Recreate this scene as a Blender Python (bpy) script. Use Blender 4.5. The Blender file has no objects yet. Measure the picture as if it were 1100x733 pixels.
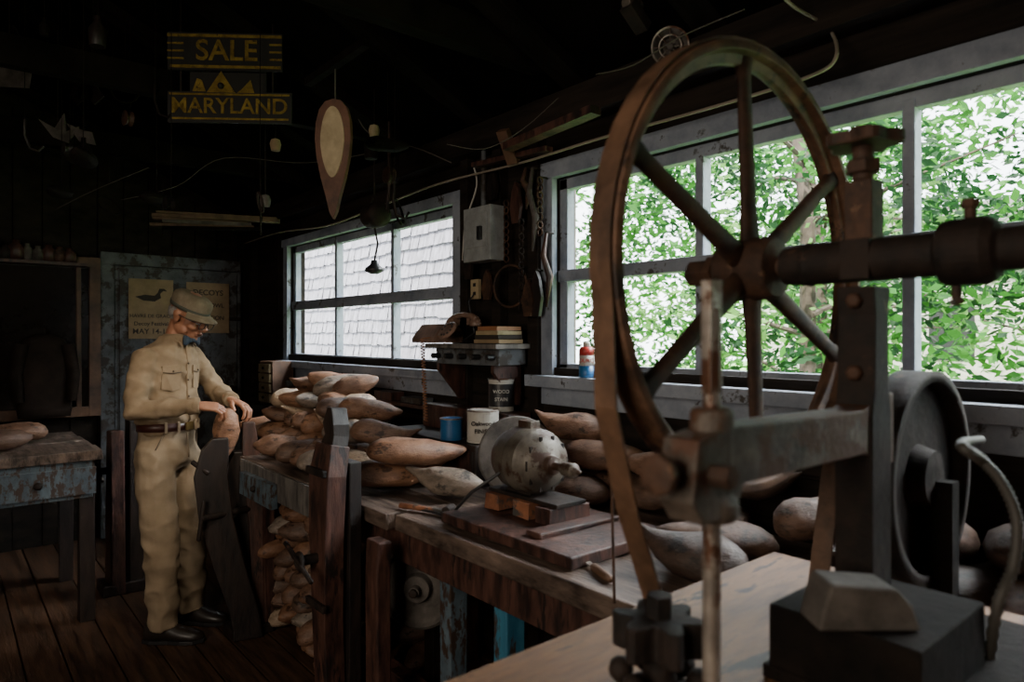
import bpy, bmesh, math, random
from mathutils import Vector, Matrix, noise
random.seed(11)
S=bpy.context.scene
V=Vector
A=math.radians(40)
F=V((math.sin(A),math.cos(A),0)); R=V((math.cos(A),-math.sin(A),0)); Z=V((0,0,1))
CAM=V((0,0,1.47))
def ray(u,v): return F+R*((u-550)/733)+Z*((362-v)/733)
def P(u,v,t): return CAM+ray(u,v)*t
def PX(u,v,X):
    d=ray(u,v); return CAM+d*(X/d.x)
def PY(u,v,Y):
    d=ray(u,v); return CAM+d*(Y/d.y)
def PZ(u,v,z):
    d=ray(u,v); return CAM+d*((z-1.47)/d.z)
W=1.95; D=5.81
# ---------------------------------------------------------------- materials
def newmat(name):
    m=bpy.data.materials.new(name); m.use_nodes=True
    nt=m.node_tree; b=nt.nodes['Principled BSDF']; return m,nt,b
def col(c): return (c[0],c[1],c[2],1)
def noisemat(name,c1,c2,scale=6,stretch=(1,1,1),rough=.7,bump=.2,metal=0,detail=8,lo=.35,hi=.65,c3=None,thr=.6,s3=9,rough2=None,spec=.5):
    m,nt,b=newmat(name); N=nt.nodes; L=nt.links
    tc=N.new('ShaderNodeTexCoord'); mp=N.new('ShaderNodeMapping'); mp.inputs['Scale'].default_value=stretch
    L.new(tc.outputs['Object'],mp.inputs[0])
    n=N.new('ShaderNodeTexNoise'); n.inputs['Scale'].default_value=scale; n.inputs['Detail'].default_value=detail; n.inputs['Roughness'].default_value=.65
    L.new(mp.outputs[0],n.inputs['Vector'])
    r=N.new('ShaderNodeValToRGB'); r.color_ramp.elements[0].position=lo; r.color_ramp.elements[1].position=hi
    r.color_ramp.elements[0].color=col(c1); r.color_ramp.elements[1].color=col(c2)
    L.new(n.outputs['Fac'],r.inputs[0]); out=r.outputs[0]
    if c3 is not None:
        n2=N.new('ShaderNodeTexNoise'); n2.inputs['Scale'].default_value=s3; n2.inputs['Detail'].default_value=10; n2.inputs['Roughness'].default_value=.7
        L.new(mp.outputs[0],n2.inputs['Vector'])
        r2=N.new('ShaderNodeValToRGB'); r2.color_ramp.elements[0].position=thr; r2.color_ramp.elements[1].position=thr+.05
        L.new(n2.outputs['Fac'],r2.inputs[0])
        mx=N.new('ShaderNodeMix'); mx.data_type='RGBA'; mx.inputs[7].default_value=col(c3)
        L.new(r2.outputs[0],mx.inputs[0]); L.new(out,mx.inputs[6]); out=mx.outputs[2]
    L.new(out,b.inputs['Base Color'])
    b.inputs['Roughness'].default_value=rough; b.inputs['Metallic'].default_value=metal
    b.inputs['Specular IOR Level'].default_value=spec
    if rough2 is not None:
        mr=N.new('ShaderNodeMapRange'); mr.inputs[3].default_value=rough; mr.inputs[4].default_value=rough2
        L.new(n.outputs['Fac'],mr.inputs[0]); L.new(mr.outputs[0],b.inputs['Roughness'])
    if bump:
        bp=N.new('ShaderNodeBump'); bp.inputs['Strength'].default_value=bump; bp.inputs['Distance'].default_value=.01
        L.new(n.outputs['Fac'],bp.inputs['Height']); L.new(bp.outputs[0],b.inputs['Normal'])
    return m
def plain(name,c,rough=.6,metal=0,k=.8):
    return noisemat(name,[x*k for x in c],c,scale=14,rough=rough,metal=metal,bump=.08)
M={}
M['floor']=noisemat('floor_boards',(.018,.009,.005),(.095,.048,.026),scale=3,stretch=(9,.8,1),rough=.35,bump=.4,rough2=.65,spec=.5)
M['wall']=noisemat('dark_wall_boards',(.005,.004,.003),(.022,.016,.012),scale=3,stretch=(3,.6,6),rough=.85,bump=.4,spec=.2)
M['ceil']=noisemat('dark_ceiling',(.0015,.0013,.001),(.005,.004,.003),scale=3,stretch=(2,2,2),rough=.95,bump=.3,spec=.05)  # near-black ceiling colour with very weak specular
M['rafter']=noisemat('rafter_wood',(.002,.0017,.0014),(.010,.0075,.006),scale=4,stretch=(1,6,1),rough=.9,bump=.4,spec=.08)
M['nearblack']=noisemat('near_black_matte',(.003,.0025,.002),(.012,.008,.006),scale=12,rough=.8,bump=.5,spec=.15)  # near-black, rough, low specular; machine base and hanging clutter
M['benchtop']=noisemat('bench_top_wood',(.03,.021,.017),(.21,.15,.118),scale=5,stretch=(7,1,3),rough=.5,bump=.8,lo=.38,hi=.72,rough2=.32)
M['benchdark']=noisemat('bench_dark_wood',(.014,.007,.006),(.095,.042,.030),scale=6,stretch=(4,4,1),rough=.5,bump=.5,c3=(.014,.009,.008),thr=.55,s3=5)
M['black']=noisemat('blackened_wood',(.005,.004,.004),(.024,.015,.012),scale=5,stretch=(4,4,1),rough=.5,bump=.4)
M['greyw']=noisemat('grey_weathered',(.04,.036,.034),(.16,.145,.13),scale=6,stretch=(4,4,1),rough=.8,bump=.5)
M['bluew']=noisemat('blue_worn_paint',(.04,.06,.078),(.11,.155,.19),scale=5,rough=.6,bump=.4,c3=(.04,.025,.018),thr=.50,s3=16,stretch=(2,2,1))
M['bluebright']=noisemat('blue_leg_paint',(.02,.11,.19),(.05,.22,.33),scale=5,rough=.55,bump=.4,c3=(.04,.025,.018),thr=.56,s3=12,stretch=(2,2,.6))
M['frame']=noisemat('window_paint',(.13,.155,.20),(.30,.335,.395),scale=5,rough=.6,bump=.4,c3=(.045,.04,.036),thr=.57,s3=10,stretch=(1,1,1))
M['framedark']=noisemat('old_trim_paint',(.04,.045,.05),(.11,.12,.13),scale=5,rough=.7,bump=.4,c3=(.025,.018,.013),thr=.50,s3=8)
dec=[((.085,.042,.026),(.245,.135,.085)),((.055,.032,.022),(.165,.095,.064)),((.12,.055,.03),(.31,.16,.09)),((.10,.08,.063),(.29,.225,.175)),((.20,.14,.09),(.44,.32,.225)),((.025,.016,.012),(.075,.045,.033))]
DEC=[]
for i,(a,b_) in enumerate(dec):
    k='decoy%d'%i; M[k]=noisemat('decoy_wood_%d'%i,a,b_,scale=13,stretch=(1.5,1.5,3),rough=.62,bump=.8,rough2=.42,c3=[x*.45 for x in a],thr=.56,s3=8,lo=.3,hi=.7,spec=.5); DEC.append(M[k])
M['iron']=noisemat('rusty_iron',(.016,.009,.006),(.09,.042,.023),scale=18,rough=.6,bump=.5,metal=.15,rough2=.8,c3=(.15,.08,.045),thr=.61,s3=24)
M['rim']=noisemat('rusty_rim',(.045,.023,.013),(.19,.098,.056),scale=16,rough=.5,bump=.45,metal=.15,rough2=.72,c3=(.025,.014,.010),thr=.55,s3=9)
M['irond']=noisemat('dark_iron',(.005,.0038,.0033),(.026,.016,.012),scale=18,rough=.6,bump=.45,metal=.1,rough2=.85,c3=(.06,.03,.018),thr=.63,s3=14,spec=.35)
M['castarm']=noisemat('cast_arm_grey',(.033,.026,.021),(.14,.11,.088),scale=20,rough=.5,bump=.5,metal=.15,c3=(.08,.035,.019),thr=.49,s3=11,rough2=.7)
M['steel']=noisemat('worn_steel',(.16,.137,.12),(.38,.335,.29),scale=18,rough=.4,bump=.2,metal=.5,c3=(.10,.045,.025),thr=.50,s3=11)
M['motor']=noisemat('motor_grey',(.045,.037,.03),(.16,.138,.11),scale=9,rough=.5,bump=.3,metal=.2,c3=(.05,.026,.016),thr=.50,s3=12)
M['stone']=noisemat('grind_stone',(.035,.03,.026),(.115,.10,.088),scale=12,rough=.85,bump=.4)
M['belt']=noisemat('leather_belt',(.045,.024,.014),(.15,.08,.046),scale=12,rough=.5,bump=.35)
M['tan']=noisemat('tan_table_top',(.085,.04,.018),(.27,.135,.06),scale=4,stretch=(1,5,1),rough=.55,bump=.5,c3=(.028,.016,.009),thr=.56,s3=4)
M['brick']=noisemat('orange_block',(.14,.05,.024),(.34,.135,.065),scale=12,rough=.8,bump=.4,c3=(.05,.045,.04),thr=.55)
M['shirt']=noisemat('khaki_shirt',(.18,.128,.078),(.27,.198,.127),scale=9,rough=.95,bump=.15,lo=.3,hi=.7,spec=.1)
M['pants']=noisemat('khaki_trousers',(.205,.152,.098),(.295,.228,.155),scale=7,rough=.95,bump=.15,lo=.3,hi=.7,spec=.1)
M['seam']=plain('shirt_seam',(.11,.078,.048),.9)
M['cap']=noisemat('cap_cloth',(.12,.095,.062),(.20,.165,.112),scale=12,rough=.95,bump=.2,spec=.1)
M['capg']=plain('cap_green_grey',(.055,.058,.042),.9)
M['skin']=noisemat('skin',(.22,.095,.053),(.35,.165,.095),scale=18,rough=.5,bump=.15,lo=.3,hi=.7)
M['lip']=plain('lips',(.20,.065,.045),.5)
M['hair']=noisemat('grey_hair',(.10,.09,.08),(.26,.24,.22),scale=60,rough=.8,bump=.5)
M['blk']=plain('black_plastic',(.02,.02,.022),.4)
M['shoe']=plain('shoe_leather',(.018,.013,.010),.4)
M['beltl']=plain('belt_leather',(.05,.015,.011),.4)
M['bow']=plain('bow_tie_cloth',(.014,.03,.05),.7)
M['brass']=plain('brass',(.4,.27,.1),.35,.9)
M['white']=plain('off_white_paint',(.5,.48,.43),.5,0,.7)
M['eye']=plain('eye_white',(.6,.57,.5),.3)
M['cream']=noisemat('cream_paint',(.22,.17,.09),(.44,.35,.21),scale=9,rough=.6,bump=.2)
M['paper']=noisemat('poster_paper',(.19,.13,.07),(.31,.22,.125),scale=6,rough=.8,bump=.1)
M['yellow']=noisemat('sign_yellow',(.10,.065,.012),(.24,.16,.03),scale=26,rough=.8,bump=.2,c3=(.05,.032,.01),thr=.58,s3=30,spec=.2)
M['ink']=plain('ink',(.03,.022,.018),.8)
M['signb']=plain('sign_board_black',(.008,.007,.006),.8)
M['paddle']=noisemat('paddle_brown',(.05,.022,.012),(.14,.06,.032),scale=9,rough=.5,bump=.3)
M['bluep']=plain('blue_can_paint',(.02,.12,.30),.4)
M['red']=plain('red_label',(.4,.03,.025),.4)
M['cord']=plain('grey_cord',(.26,.22,.17),.7)
M['wirem']=plain('dusty_wire',(.07,.06,.05),.8)
M['hose']=plain('hose_rubber',(.06,.055,.047),.6)
M['phone']=noisemat('phone_brown',(.09,.055,.04),(.30,.185,.135),scale=12,rough=.4,bump=.1)
M['orange']=plain('orange_brown',(.30,.13,.06),.5)
M['boxg']=plain('electric_box_grey',(.32,.34,.34),.5,0,.6)
M['mirr']=noisemat('dark_glass',(.010,.008,.007),(.02,.015,.012),scale=3,rough=.12,bump=.02,spec=.4)
M['framebr']=noisemat('brown_frame',(.05,.026,.016),(.14,.072,.04),scale=6,rough=.6,bump=.3)
M['reflfig']=noisemat('reflected_figure',(.014,.010,.008),(.036,.025,.02),scale=5,rough=.9,bump=.3,spec=.1)  # dark cloth of the added shape that suggests the cabinet reflection
M['lumber']=noisemat('stored_lumber',(.05,.03,.018),(.15,.095,.055),scale=4,stretch=(1,5,1),rough=.8,bump=.3)
M['shingle']=noisemat('cedar_shingle',(.10,.094,.104),(.29,.28,.325),scale=5,stretch=(6,6,1),rough=.85,bump=.4,lo=.3,hi=.7)
M['lawn']=noisemat('lawn',(.08,.20,.04),(.26,.42,.11),scale=4,rough=.9,bump=.3)
M['bark']=noisemat('bark',(.03,.021,.015),(.09,.068,.052),scale=8,rough=.9,bump=.5)
def leafmat(name,c):
    m=bpy.data.materials.new(name); m.use_nodes=True; nt=m.node_tree; N=nt.nodes; L=nt.links
    b=N['Principled BSDF']; out=N['Material Output']; b.inputs['Base Color'].default_value=col(c); b.inputs['Roughness'].default_value=.6; b.inputs['Specular IOR Level'].default_value=.2
    n=N.new('ShaderNodeTexNoise'); n.inputs['Scale'].default_value=2.5
    r=N.new('ShaderNodeValToRGB'); r.color_ramp.elements[0].color=col([x*.45 for x in c]); r.color_ramp.elements[1].color=col([min(1,x*1.4) for x in c])
    tc=N.new('ShaderNodeTexCoord'); L.new(tc.outputs['Object'],n.inputs['Vector']); L.new(n.outputs['Fac'],r.inputs[0]); L.new(r.outputs[0],b.inputs['Base Color'])
    t=N.new('ShaderNodeBsdfTranslucent'); L.new(r.outputs[0],t.inputs[0])
    mx=N.new('ShaderNodeMixShader'); mx.inputs[0].default_value=.4
    L.new(b.outputs[0],mx.inputs[1]); L.new(t.outputs[0],mx.inputs[2]); L.new(mx.outputs[0],out.inputs[0]); return m
LEAF=[leafmat('leaf_a',(.030,.13,.018)),leafmat('leaf_b',(.055,.20,.03)),leafmat('leaf_c',(.010,.045,.012)),leafmat('leaf_d',(.15,.32,.08))]
def glassmat():
    m=bpy.data.materials.new('dusty_glass'); m.use_nodes=True; nt=m.node_tree; N=nt.nodes; L=nt.links
    N.remove(N['Principled BSDF']); out=N['Material Output']
    tr=N.new('ShaderNodeBsdfTransparent'); tr.inputs[0].default_value=(.97,.98,.97,1)
    gl=N.new('ShaderNodeBsdfGlossy'); gl.inputs['Roughness'].default_value=.05
    df=N.new('ShaderNodeBsdfDiffuse'); df.inputs[0].default_value=(.5,.5,.5,1)
    m1=N.new('ShaderNodeMixShader'); m1.inputs[0].default_value=.03; L.new(tr.outputs[0],m1.inputs[1]); L.new(gl.outputs[0],m1.inputs[2])
    n=N.new('ShaderNodeTexNoise'); n.inputs['Scale'].default_value=4; n.inputs['Detail'].default_value=8
    mr=N.new('ShaderNodeMapRange'); mr.inputs[1].default_value=.4; mr.inputs[2].default_value=.8; mr.inputs[3].default_value=.005; mr.inputs[4].default_value=.05
    L.new(n.outputs['Fac'],mr.inputs[0])
    m2=N.new('ShaderNodeMixShader'); L.new(mr.outputs[0],m2.inputs[0]); L.new(m1.outputs[0],m2.inputs[1]); L.new(df.outputs[0],m2.inputs[2])
    L.new(m2.outputs[0],out.inputs[0]); return m
M['glass']=glassmat()
# ---------------------------------------------------------------- mesh builder
def orth(a):
    a=a.normalized(); h=Z if abs(a.z)<.9 else V((1,0,0))
    x=h.cross(a).normalized(); return x,a.cross(x).normalized()
class MB:
    def __init__(s): s.v=[];s.f=[];s.m=[];s.s=[];s.mats=[]
    def mi(s,mat):
        if isinstance(mat,str): mat=M[mat]
        if mat not in s.mats: s.mats.append(mat)
        return s.mats.index(mat)
    def add(s,vs,fs,mat,smooth=False):
        b=len(s.v); k=s.mi(mat); s.v+=[tuple(x) for x in vs]
        for f in fs: s.f.append([b+i for i in f]); s.m.append(k); s.s.append(smooth)
    def box(s,c,size,mat,rot=None,j=0):
        c=V(c); hx,hy,hz=[q/2 for q in size]; vs=[]
        for dx in(-1,1):
            for dy in(-1,1):
                for dz in(-1,1):
                    p=V((dx*hx,dy*hy,dz*hz))
                    if j: p+=V([random.uniform(-j,j) for _ in range(3)])
                    if rot: p=rot@p
                    vs.append(c+p)
        s.add(vs,[(0,1,3,2),(4,6,7,5),(0,4,5,1),(2,3,7,6),(0,2,6,4),(1,5,7,3)],mat)
    def bb(s,lo,hi,mat,j=0):
        lo=V(lo);hi=V(hi); s.box((lo+hi)/2,[abs(q) for q in (hi-lo)],mat,None,j)
    def beam(s,p0,p1,w,h,mat,up=Z,j=0,taper=1):
        p0=V(p0);p1=V(p1);a=(p1-p0).normalized(); x=V(up).cross(a)
        if x.length<1e-4: x=V((1,0,0)).cross(a)
        x.normalize(); y=a.cross(x)
        vs=[]
        for p,k in((p0,1),(p1,taper)):
            for dx,dy in((-1,-1),(1,-1),(1,1),(-1,1)):
                vs.append(p+x*(dx*w/2*k)+y*(dy*h/2*k)+V([random.uniform(-j,j) for _ in range(3)]))
        s.add(vs,[(3,2,1,0),(4,5,6,7),(0,1,5,4),(1,2,6,5),(2,3,7,6),(3,0,4,7)],mat)
    def rings(s,rg,mat,seg=16,smooth=True,cap=True):
        vs=[];fs=[]
        for c,ax,ay in rg:
            for i in range(seg):
                a=2*math.pi*i/seg; ca=math.cos(a);sa=math.sin(a)
                vs.append(V(c)+V(ax)*ca+V(ay)*sa)
        n=len(rg)
        for k in range(n-1):
            for i in range(seg):
                j=(i+1)%seg; fs.append((k*seg+i,k*seg+j,(k+1)*seg+j,(k+1)*seg+i))
        if cap: fs.append(tuple(reversed(range(seg)))); fs.append(tuple(range((n-1)*seg,n*seg)))
        s.add(vs,fs,mat,smooth)
    def tube(s,pts,rad,mat,seg=10,smooth=True,ell=1,up=None):
        pts=[V(p) for p in pts]; n=len(pts)
        if not isinstance(rad,(list,tuple)): rad=[rad]*n
        rg=[];x=None
        for i,p in enumerate(pts):
            d=(pts[min(i+1,n-1)]-pts[max(i-1,0)]).normalized()
            if x is None:
                if up is not None: x=(V(up)-d*V(up).dot(d)).normalized()
                else: x,_=orth(d)
            else: x=(x-d*x.dot(d)).normalized()
            y=d.cross(x); rg.append((p,x*rad[i],y*rad[i]*ell))
        s.rings(rg,mat,seg,smooth)
    def lathe(s,o,ax,prof,mat,seg=28,smooth=False):
        ax=V(ax).normalized();x,y=orth(ax)
        s.rings([(V(o)+ax*h,x*max(r,1e-4),y*max(r,1e-4)) for r,h in prof],mat,seg,smooth)
    def cyl(s,p0,p1,r,mat,r1=None,seg=20,smooth=False):
        p0=V(p0);p1=V(p1); s.lathe(p0,p1-p0,[(r,0),(r if r1 is None else r1,(p1-p0).length)],mat,seg,smooth)
    def ell(s,c,ax,mat,seg=16,n=10):
        a,b,d=[V(q) for q in ax]; rg=[]
        for i in range(n+1):
            t=-math.pi/2+math.pi*i/n; k=max(math.cos(t),.02)
            rg.append((V(c)+d*math.sin(t),a*k,b*k))
        s.rings(rg,mat,seg)
    def sph(s,c,r,mat,seg=14,n=8):
        if not isinstance(r,(list,tuple)): r=(r,r,r)
        s.ell(c,(V((r[0],0,0)),V((0,r[1],0)),V((0,0,r[2]))),mat,seg,n)
    def torus(s,c,ax,Rr,prof,mat,seg=64,smooth=True):
        ax=V(ax).normalized();x,y=orth(ax); m=len(prof); vs=[];fs=[]
        for i in range(seg):
            t=2*math.pi*i/seg; d=x*math.cos(t)+y*math.sin(t)
            for dr,da in prof: vs.append(V(c)+d*(Rr+dr)+ax*da)
        for i in range(seg):
            i2=(i+1)%seg
            for k in range(m):
                k2=(k+1)%m; fs.append((i*m+k,i2*m+k,i2*m+k2,i*m+k2))
        s.add(vs,fs,mat,smooth)
    def ring(s,c,ax,Rr,r,mat,seg=40,m=8):
        s.torus(c,ax,Rr,[(r*math.cos(2*math.pi*i/m),r*math.sin(2*math.pi*i/m)) for i in range(m)],mat,seg)
    def prism(s,pts,o,ex,ey,th,mat):
        o=V(o);ex=V(ex);ey=V(ey);n=ex.cross(ey).normalized(); k=len(pts)
        vs=[o+ex*a+ey*b for a,b in pts]+[o+ex*a+ey*b+n*th for a,b in pts]
        fs=[tuple(reversed(range(k))),tuple(range(k,2*k))]+[(i,(i+1)%k,k+(i+1)%k,k+i) for i in range(k)]
        s.add(vs,fs,mat)
    def text(s,txt,o,ex,ey,size,mat,ext=.002):
        cu=bpy.data.curves.new('t','FONT'); cu.body=txt; cu.size=size; cu.extrude=ext; cu.align_x='CENTER'; cu.align_y='CENTER'; cu.offset=size*.012
        ob=bpy.data.objects.new('t',cu); S.collection.objects.link(ob)
        dg=bpy.context.evaluated_depsgraph_get(); me=bpy.data.meshes.new_from_object(ob.evaluated_get(dg))
        ex=V(ex).normalized();ey=V(ey).normalized();n=ex.cross(ey)
        s.add([V(o)+ex*v.co.x+ey*v.co.y+n*v.co.z for v in me.vertices],[tuple(p.vertices) for p in me.polygons],mat)
        bpy.data.objects.remove(ob); bpy.data.meshes.remove(me)
    def obj(s,name,bevel=0,parent=None,remesh=0,smooth=0,fn=None):
        me=bpy.data.meshes.new(name); me.from_pydata(s.v,[],s.f); me.update()
        for m in s.mats: me.materials.append(m)
        me.polygons.foreach_set('material_index',s.m); me.polygons.foreach_set('use_smooth',s.s)
        ob=bpy.data.objects.new(name,me); S.collection.objects.link(ob)
        bm=bmesh.new(); bm.from_mesh(me); bmesh.ops.recalc_face_normals(bm,faces=bm.faces); bm.to_mesh(me); bm.free()
        if remesh:
            r=ob.modifiers.new('r','REMESH'); r.mode='VOXEL'; r.voxel_size=remesh; r.use_smooth_shade=True
            if smooth:
                q=ob.modifiers.new('s','SMOOTH'); q.factor=.5; q.iterations=smooth
            dg=bpy.context.evaluated_depsgraph_get(); m2=bpy.data.meshes.new_from_object(ob.evaluated_get(dg))
            ob.modifiers.clear(); ob.data=m2
            if not m2.materials: m2.materials.append(s.mats[0])
            for p in m2.polygons: p.use_smooth=True; p.material_index=0
            if fn:
                ns=[v.normal.copy() for v in m2.vertices]
                for v,n_ in zip(m2.vertices,ns): v.co=fn(v.co.copy(),n_)
        if bevel:
            b=ob.modifiers.new('b','BEVEL'); b.width=bevel; b.segments=2; b.limit_method='ANGLE'; b.angle_limit=.7
        if parent: ob.parent=parent
        return ob
def empty(name):
    e=bpy.data.objects.new(name,None); S.collection.objects.link(e); return e
# ================================================================ ROOM
XL=-2.3; YF=-1.6; EZ=2.45; SL=.45; RX=0.0
def roofz(x): return EZ+(W-abs(x-RX))*SL
mb=MB()
x=XL
while x<W+.05:
    w=random.uniform(.13,.18); mb.bb((x,YF,-.05),(min(x+w-.006,W+.1),D,random.uniform(-.003,.001)),'floor'); x+=w
mb.bb((XL,YF,-.09),(W+.1,D,-.045),'black')
mb.obj('floor',.003)
W1=(2.74,4.82,1.29,2.12); W2=(-.62,2.04,1.30,2.12)
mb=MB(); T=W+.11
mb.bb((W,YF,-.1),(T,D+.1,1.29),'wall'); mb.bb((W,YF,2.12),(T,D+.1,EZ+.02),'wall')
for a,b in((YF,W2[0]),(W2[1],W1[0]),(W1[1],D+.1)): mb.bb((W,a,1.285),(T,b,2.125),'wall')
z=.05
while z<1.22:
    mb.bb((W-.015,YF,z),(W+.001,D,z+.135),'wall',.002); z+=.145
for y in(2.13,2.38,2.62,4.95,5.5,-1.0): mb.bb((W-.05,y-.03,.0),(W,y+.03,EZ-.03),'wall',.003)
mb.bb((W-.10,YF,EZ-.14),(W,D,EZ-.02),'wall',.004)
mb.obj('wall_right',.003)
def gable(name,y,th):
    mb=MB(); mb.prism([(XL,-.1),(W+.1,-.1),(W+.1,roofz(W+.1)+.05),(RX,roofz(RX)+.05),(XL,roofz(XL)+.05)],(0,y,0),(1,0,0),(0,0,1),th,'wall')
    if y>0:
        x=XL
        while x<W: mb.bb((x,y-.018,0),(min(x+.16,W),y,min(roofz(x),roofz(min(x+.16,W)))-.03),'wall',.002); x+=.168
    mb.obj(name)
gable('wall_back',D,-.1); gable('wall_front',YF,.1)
mb=MB(); mb.bb((XL-.1,YF,-.1),(XL,D,roofz(XL)+.05),'wall'); mb.obj('wall_left')
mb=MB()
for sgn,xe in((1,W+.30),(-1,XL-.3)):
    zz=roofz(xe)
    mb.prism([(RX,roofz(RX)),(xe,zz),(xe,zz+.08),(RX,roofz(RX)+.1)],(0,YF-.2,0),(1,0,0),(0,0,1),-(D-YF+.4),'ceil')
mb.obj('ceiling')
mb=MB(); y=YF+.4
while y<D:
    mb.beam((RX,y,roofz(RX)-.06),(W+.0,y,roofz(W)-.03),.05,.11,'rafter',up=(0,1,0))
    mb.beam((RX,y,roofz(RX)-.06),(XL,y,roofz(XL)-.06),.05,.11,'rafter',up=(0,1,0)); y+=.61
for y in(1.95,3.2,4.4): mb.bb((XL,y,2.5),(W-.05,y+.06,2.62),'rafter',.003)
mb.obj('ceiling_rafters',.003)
# ================================================================ WINDOWS
def window(name,y0,y1,z0,z1,vm,zm,casing):
    mb=MB(); X=W
    c=casing
    mb.bb((X-.03,y0-c,z0-.01),(X-.001,y0+.005,z1+c*.7),'frame',.002); mb.bb((X-.03,y1-.005,z0-.01),(X-.001,y1+c,z1+c*.7),'frame',.002)
    mb.bb((X-.034,y0-c-.02,z1),(X-.002,y1+c+.02,z1+c*.8),'frame',.002)
    mb.bb((X-.075,y0-c-.03,z0-.035),(X+.08,y1+c+.03,z0+.012),'frame',.002)
    mb.bb((X-.028,y0-c,z0-.11),(X-.001,y1+c,z0-.036),'frame',.002)
    X0=X+.02;X1=X+.06
    mb.bb((X0,y0,z0+.012),(X1,y1,z0+.06),'frame'); mb.bb((X0,y0,z1-.045),(X1,y1,z1),'frame')
    mb.bb((X0,y0,z0),(X1,y0+.045,z1),'frame'); mb.bb((X0,y1-.045,z0),(X1,y1,z1),'frame')
    for i,y in enumerate(vm): mb.bb((X0-.004,y-.016,z0+.03),(X1+.004,y+.016,z1-.02),'frame')
    mb.bb((X0-.012,y0,zm-.024),(X1+.008,y1,zm+.024),'frame')
    mb.add([(X+.04,y0+.01,z0+.02),(X+.04,y1-.01,z0+.02),(X+.04,y1-.01,z1-.01),(X+.04,y0+.01,z1-.01)],[(0,1,2,3)],'glass')
    return mb
mb=window('a',*W1,(3.40,4.12),1.70,.07); mb.bb((W-.002,W1[0]+.03,1.66),(W+.03,W1[1]-.03,1.70),'frame')
mb.obj('window_1',.003)
mb=window('b',*W2,(.06,.71,1.36),1.72,.085)
mb.obj('window_2',.003)
# ================================================================ OUTSIDE
mb=MB(); mb.bb((W+.2,-14,-.4),(40,25,-.1),'lawn'); mb.obj('ground_lawn')
mb=MB(); XS=3.55; zz=-.1; r=0
mb.bb((XS+.03,4.0,-.1),(XS+.5,11,4.0),'greyw')
while zz<3.9:
    y=3.98+random.uniform(-.1,0)
    while y<11:
        w=random.uniform(.09,.2)
        mb.add([(XS+.03,y,zz+.17),(XS+.03,y+w-.008,zz+.17),(XS+.0+random.uniform(-.008,.004),y+w-.008,zz+random.uniform(-.01,.01)),(XS+random.uniform(-.008,.004),y,zz+random.uniform(-.01,.01)),
            (XS+.035,y,zz),(XS+.035,y+w-.008,zz)],[(0,1,2,3),(3,2,5,4)],'shingle'); y+=w
    zz+=.135
mb.obj('shingled_barn_wall')
mb=MB(); rnd=random.Random(5)
trunks=[(6.5,3.2),(7.5,.6),(6.0,-1.5),(9.5,4.5),(9,-3)]
for tx,ty in trunks:
    mb.tube([(tx,ty,-.2),(tx+.1,ty+.1,1.2),(tx-.1,ty,2.6),(tx,ty+.3,4.5)],[.10,.08,.07,.04],'bark')
    for k in range(14):
        zc=rnd.uniform(.9,3.6); a=rnd.uniform(0,6.28); l=rnd.uniform(.8,1.9)
        mb.tube([(tx,ty,zc),(tx+math.cos(a)*l*.5,ty+math.sin(a)*l*.5,zc+.25),(tx+math.cos(a)*l,ty+math.sin(a)*l,zc+rnd.uniform(0,.5))],[.03,.018,.006],'bark',seg=5)
for c in range(720):
    far=rnd.random()<.45
    if far:
        cx=rnd.uniform(9,12); cy=rnd.uniform(-9,10); cz=rnd.uniform(.0,5.4); cr=rnd.uniform(.5,.9)
    else:
        cx=rnd.uniform(5.0,9); cy=rnd.uniform(-5,4.5)+(cx-5)*rnd.uniform(-.4,.9); cz=rnd.uniform(.1,3.2+(cx-5)*.35); cr=rnd.uniform(.25,.55)
        if cz<1.6 and rnd.random()<.5: continue
    mat=LEAF[rnd.choice([0,0,1,1,2,2,2,3] if not far else [0,1,1,3,2])]
    for i in range(80):
        d=V((rnd.gauss(0,1),rnd.gauss(0,1),rnd.gauss(0,.7)))*cr*.6; p=V((cx,cy,cz))+d
        a=V((rnd.uniform(-1,1),rnd.uniform(-1,1),rnd.uniform(-.7,.3))).normalized(); b=a.cross(V((rnd.uniform(-1,1),rnd.uniform(-1,1),rnd.uniform(-1,1)))).normalized()
        l=rnd.uniform(.035,.075)*(1.6 if far else 1)
        mb.add([p-a*l,p+b*l*.45,p+a*l,p-b*l*.45],[(0,1,2,3)],mat)
me=bpy.data.meshes.new('tree'); me.from_pydata(mb.v,[],mb.f); [me.materials.append(m) for m in mb.mats]; me.polygons.foreach_set('material_index',mb.m)
ob=bpy.data.objects.new('tree_foliage',me); S.collection.objects.link(ob)
mb=MB(); mb.bb((15.5,-1,-.1),(19,9,2.9),'white'); mb.prism([(15.2,2.9),(19.3,2.9),(17.2,4.4)],(0,-1.2,0),(1,0,0),(0,0,1),-10.4,'greyw')
for y in(0,2,4.4): mb.bb((15.47,y,1),(15.52,y+.8,2.1),'blk')
mb.obj('neighbour_house')
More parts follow.
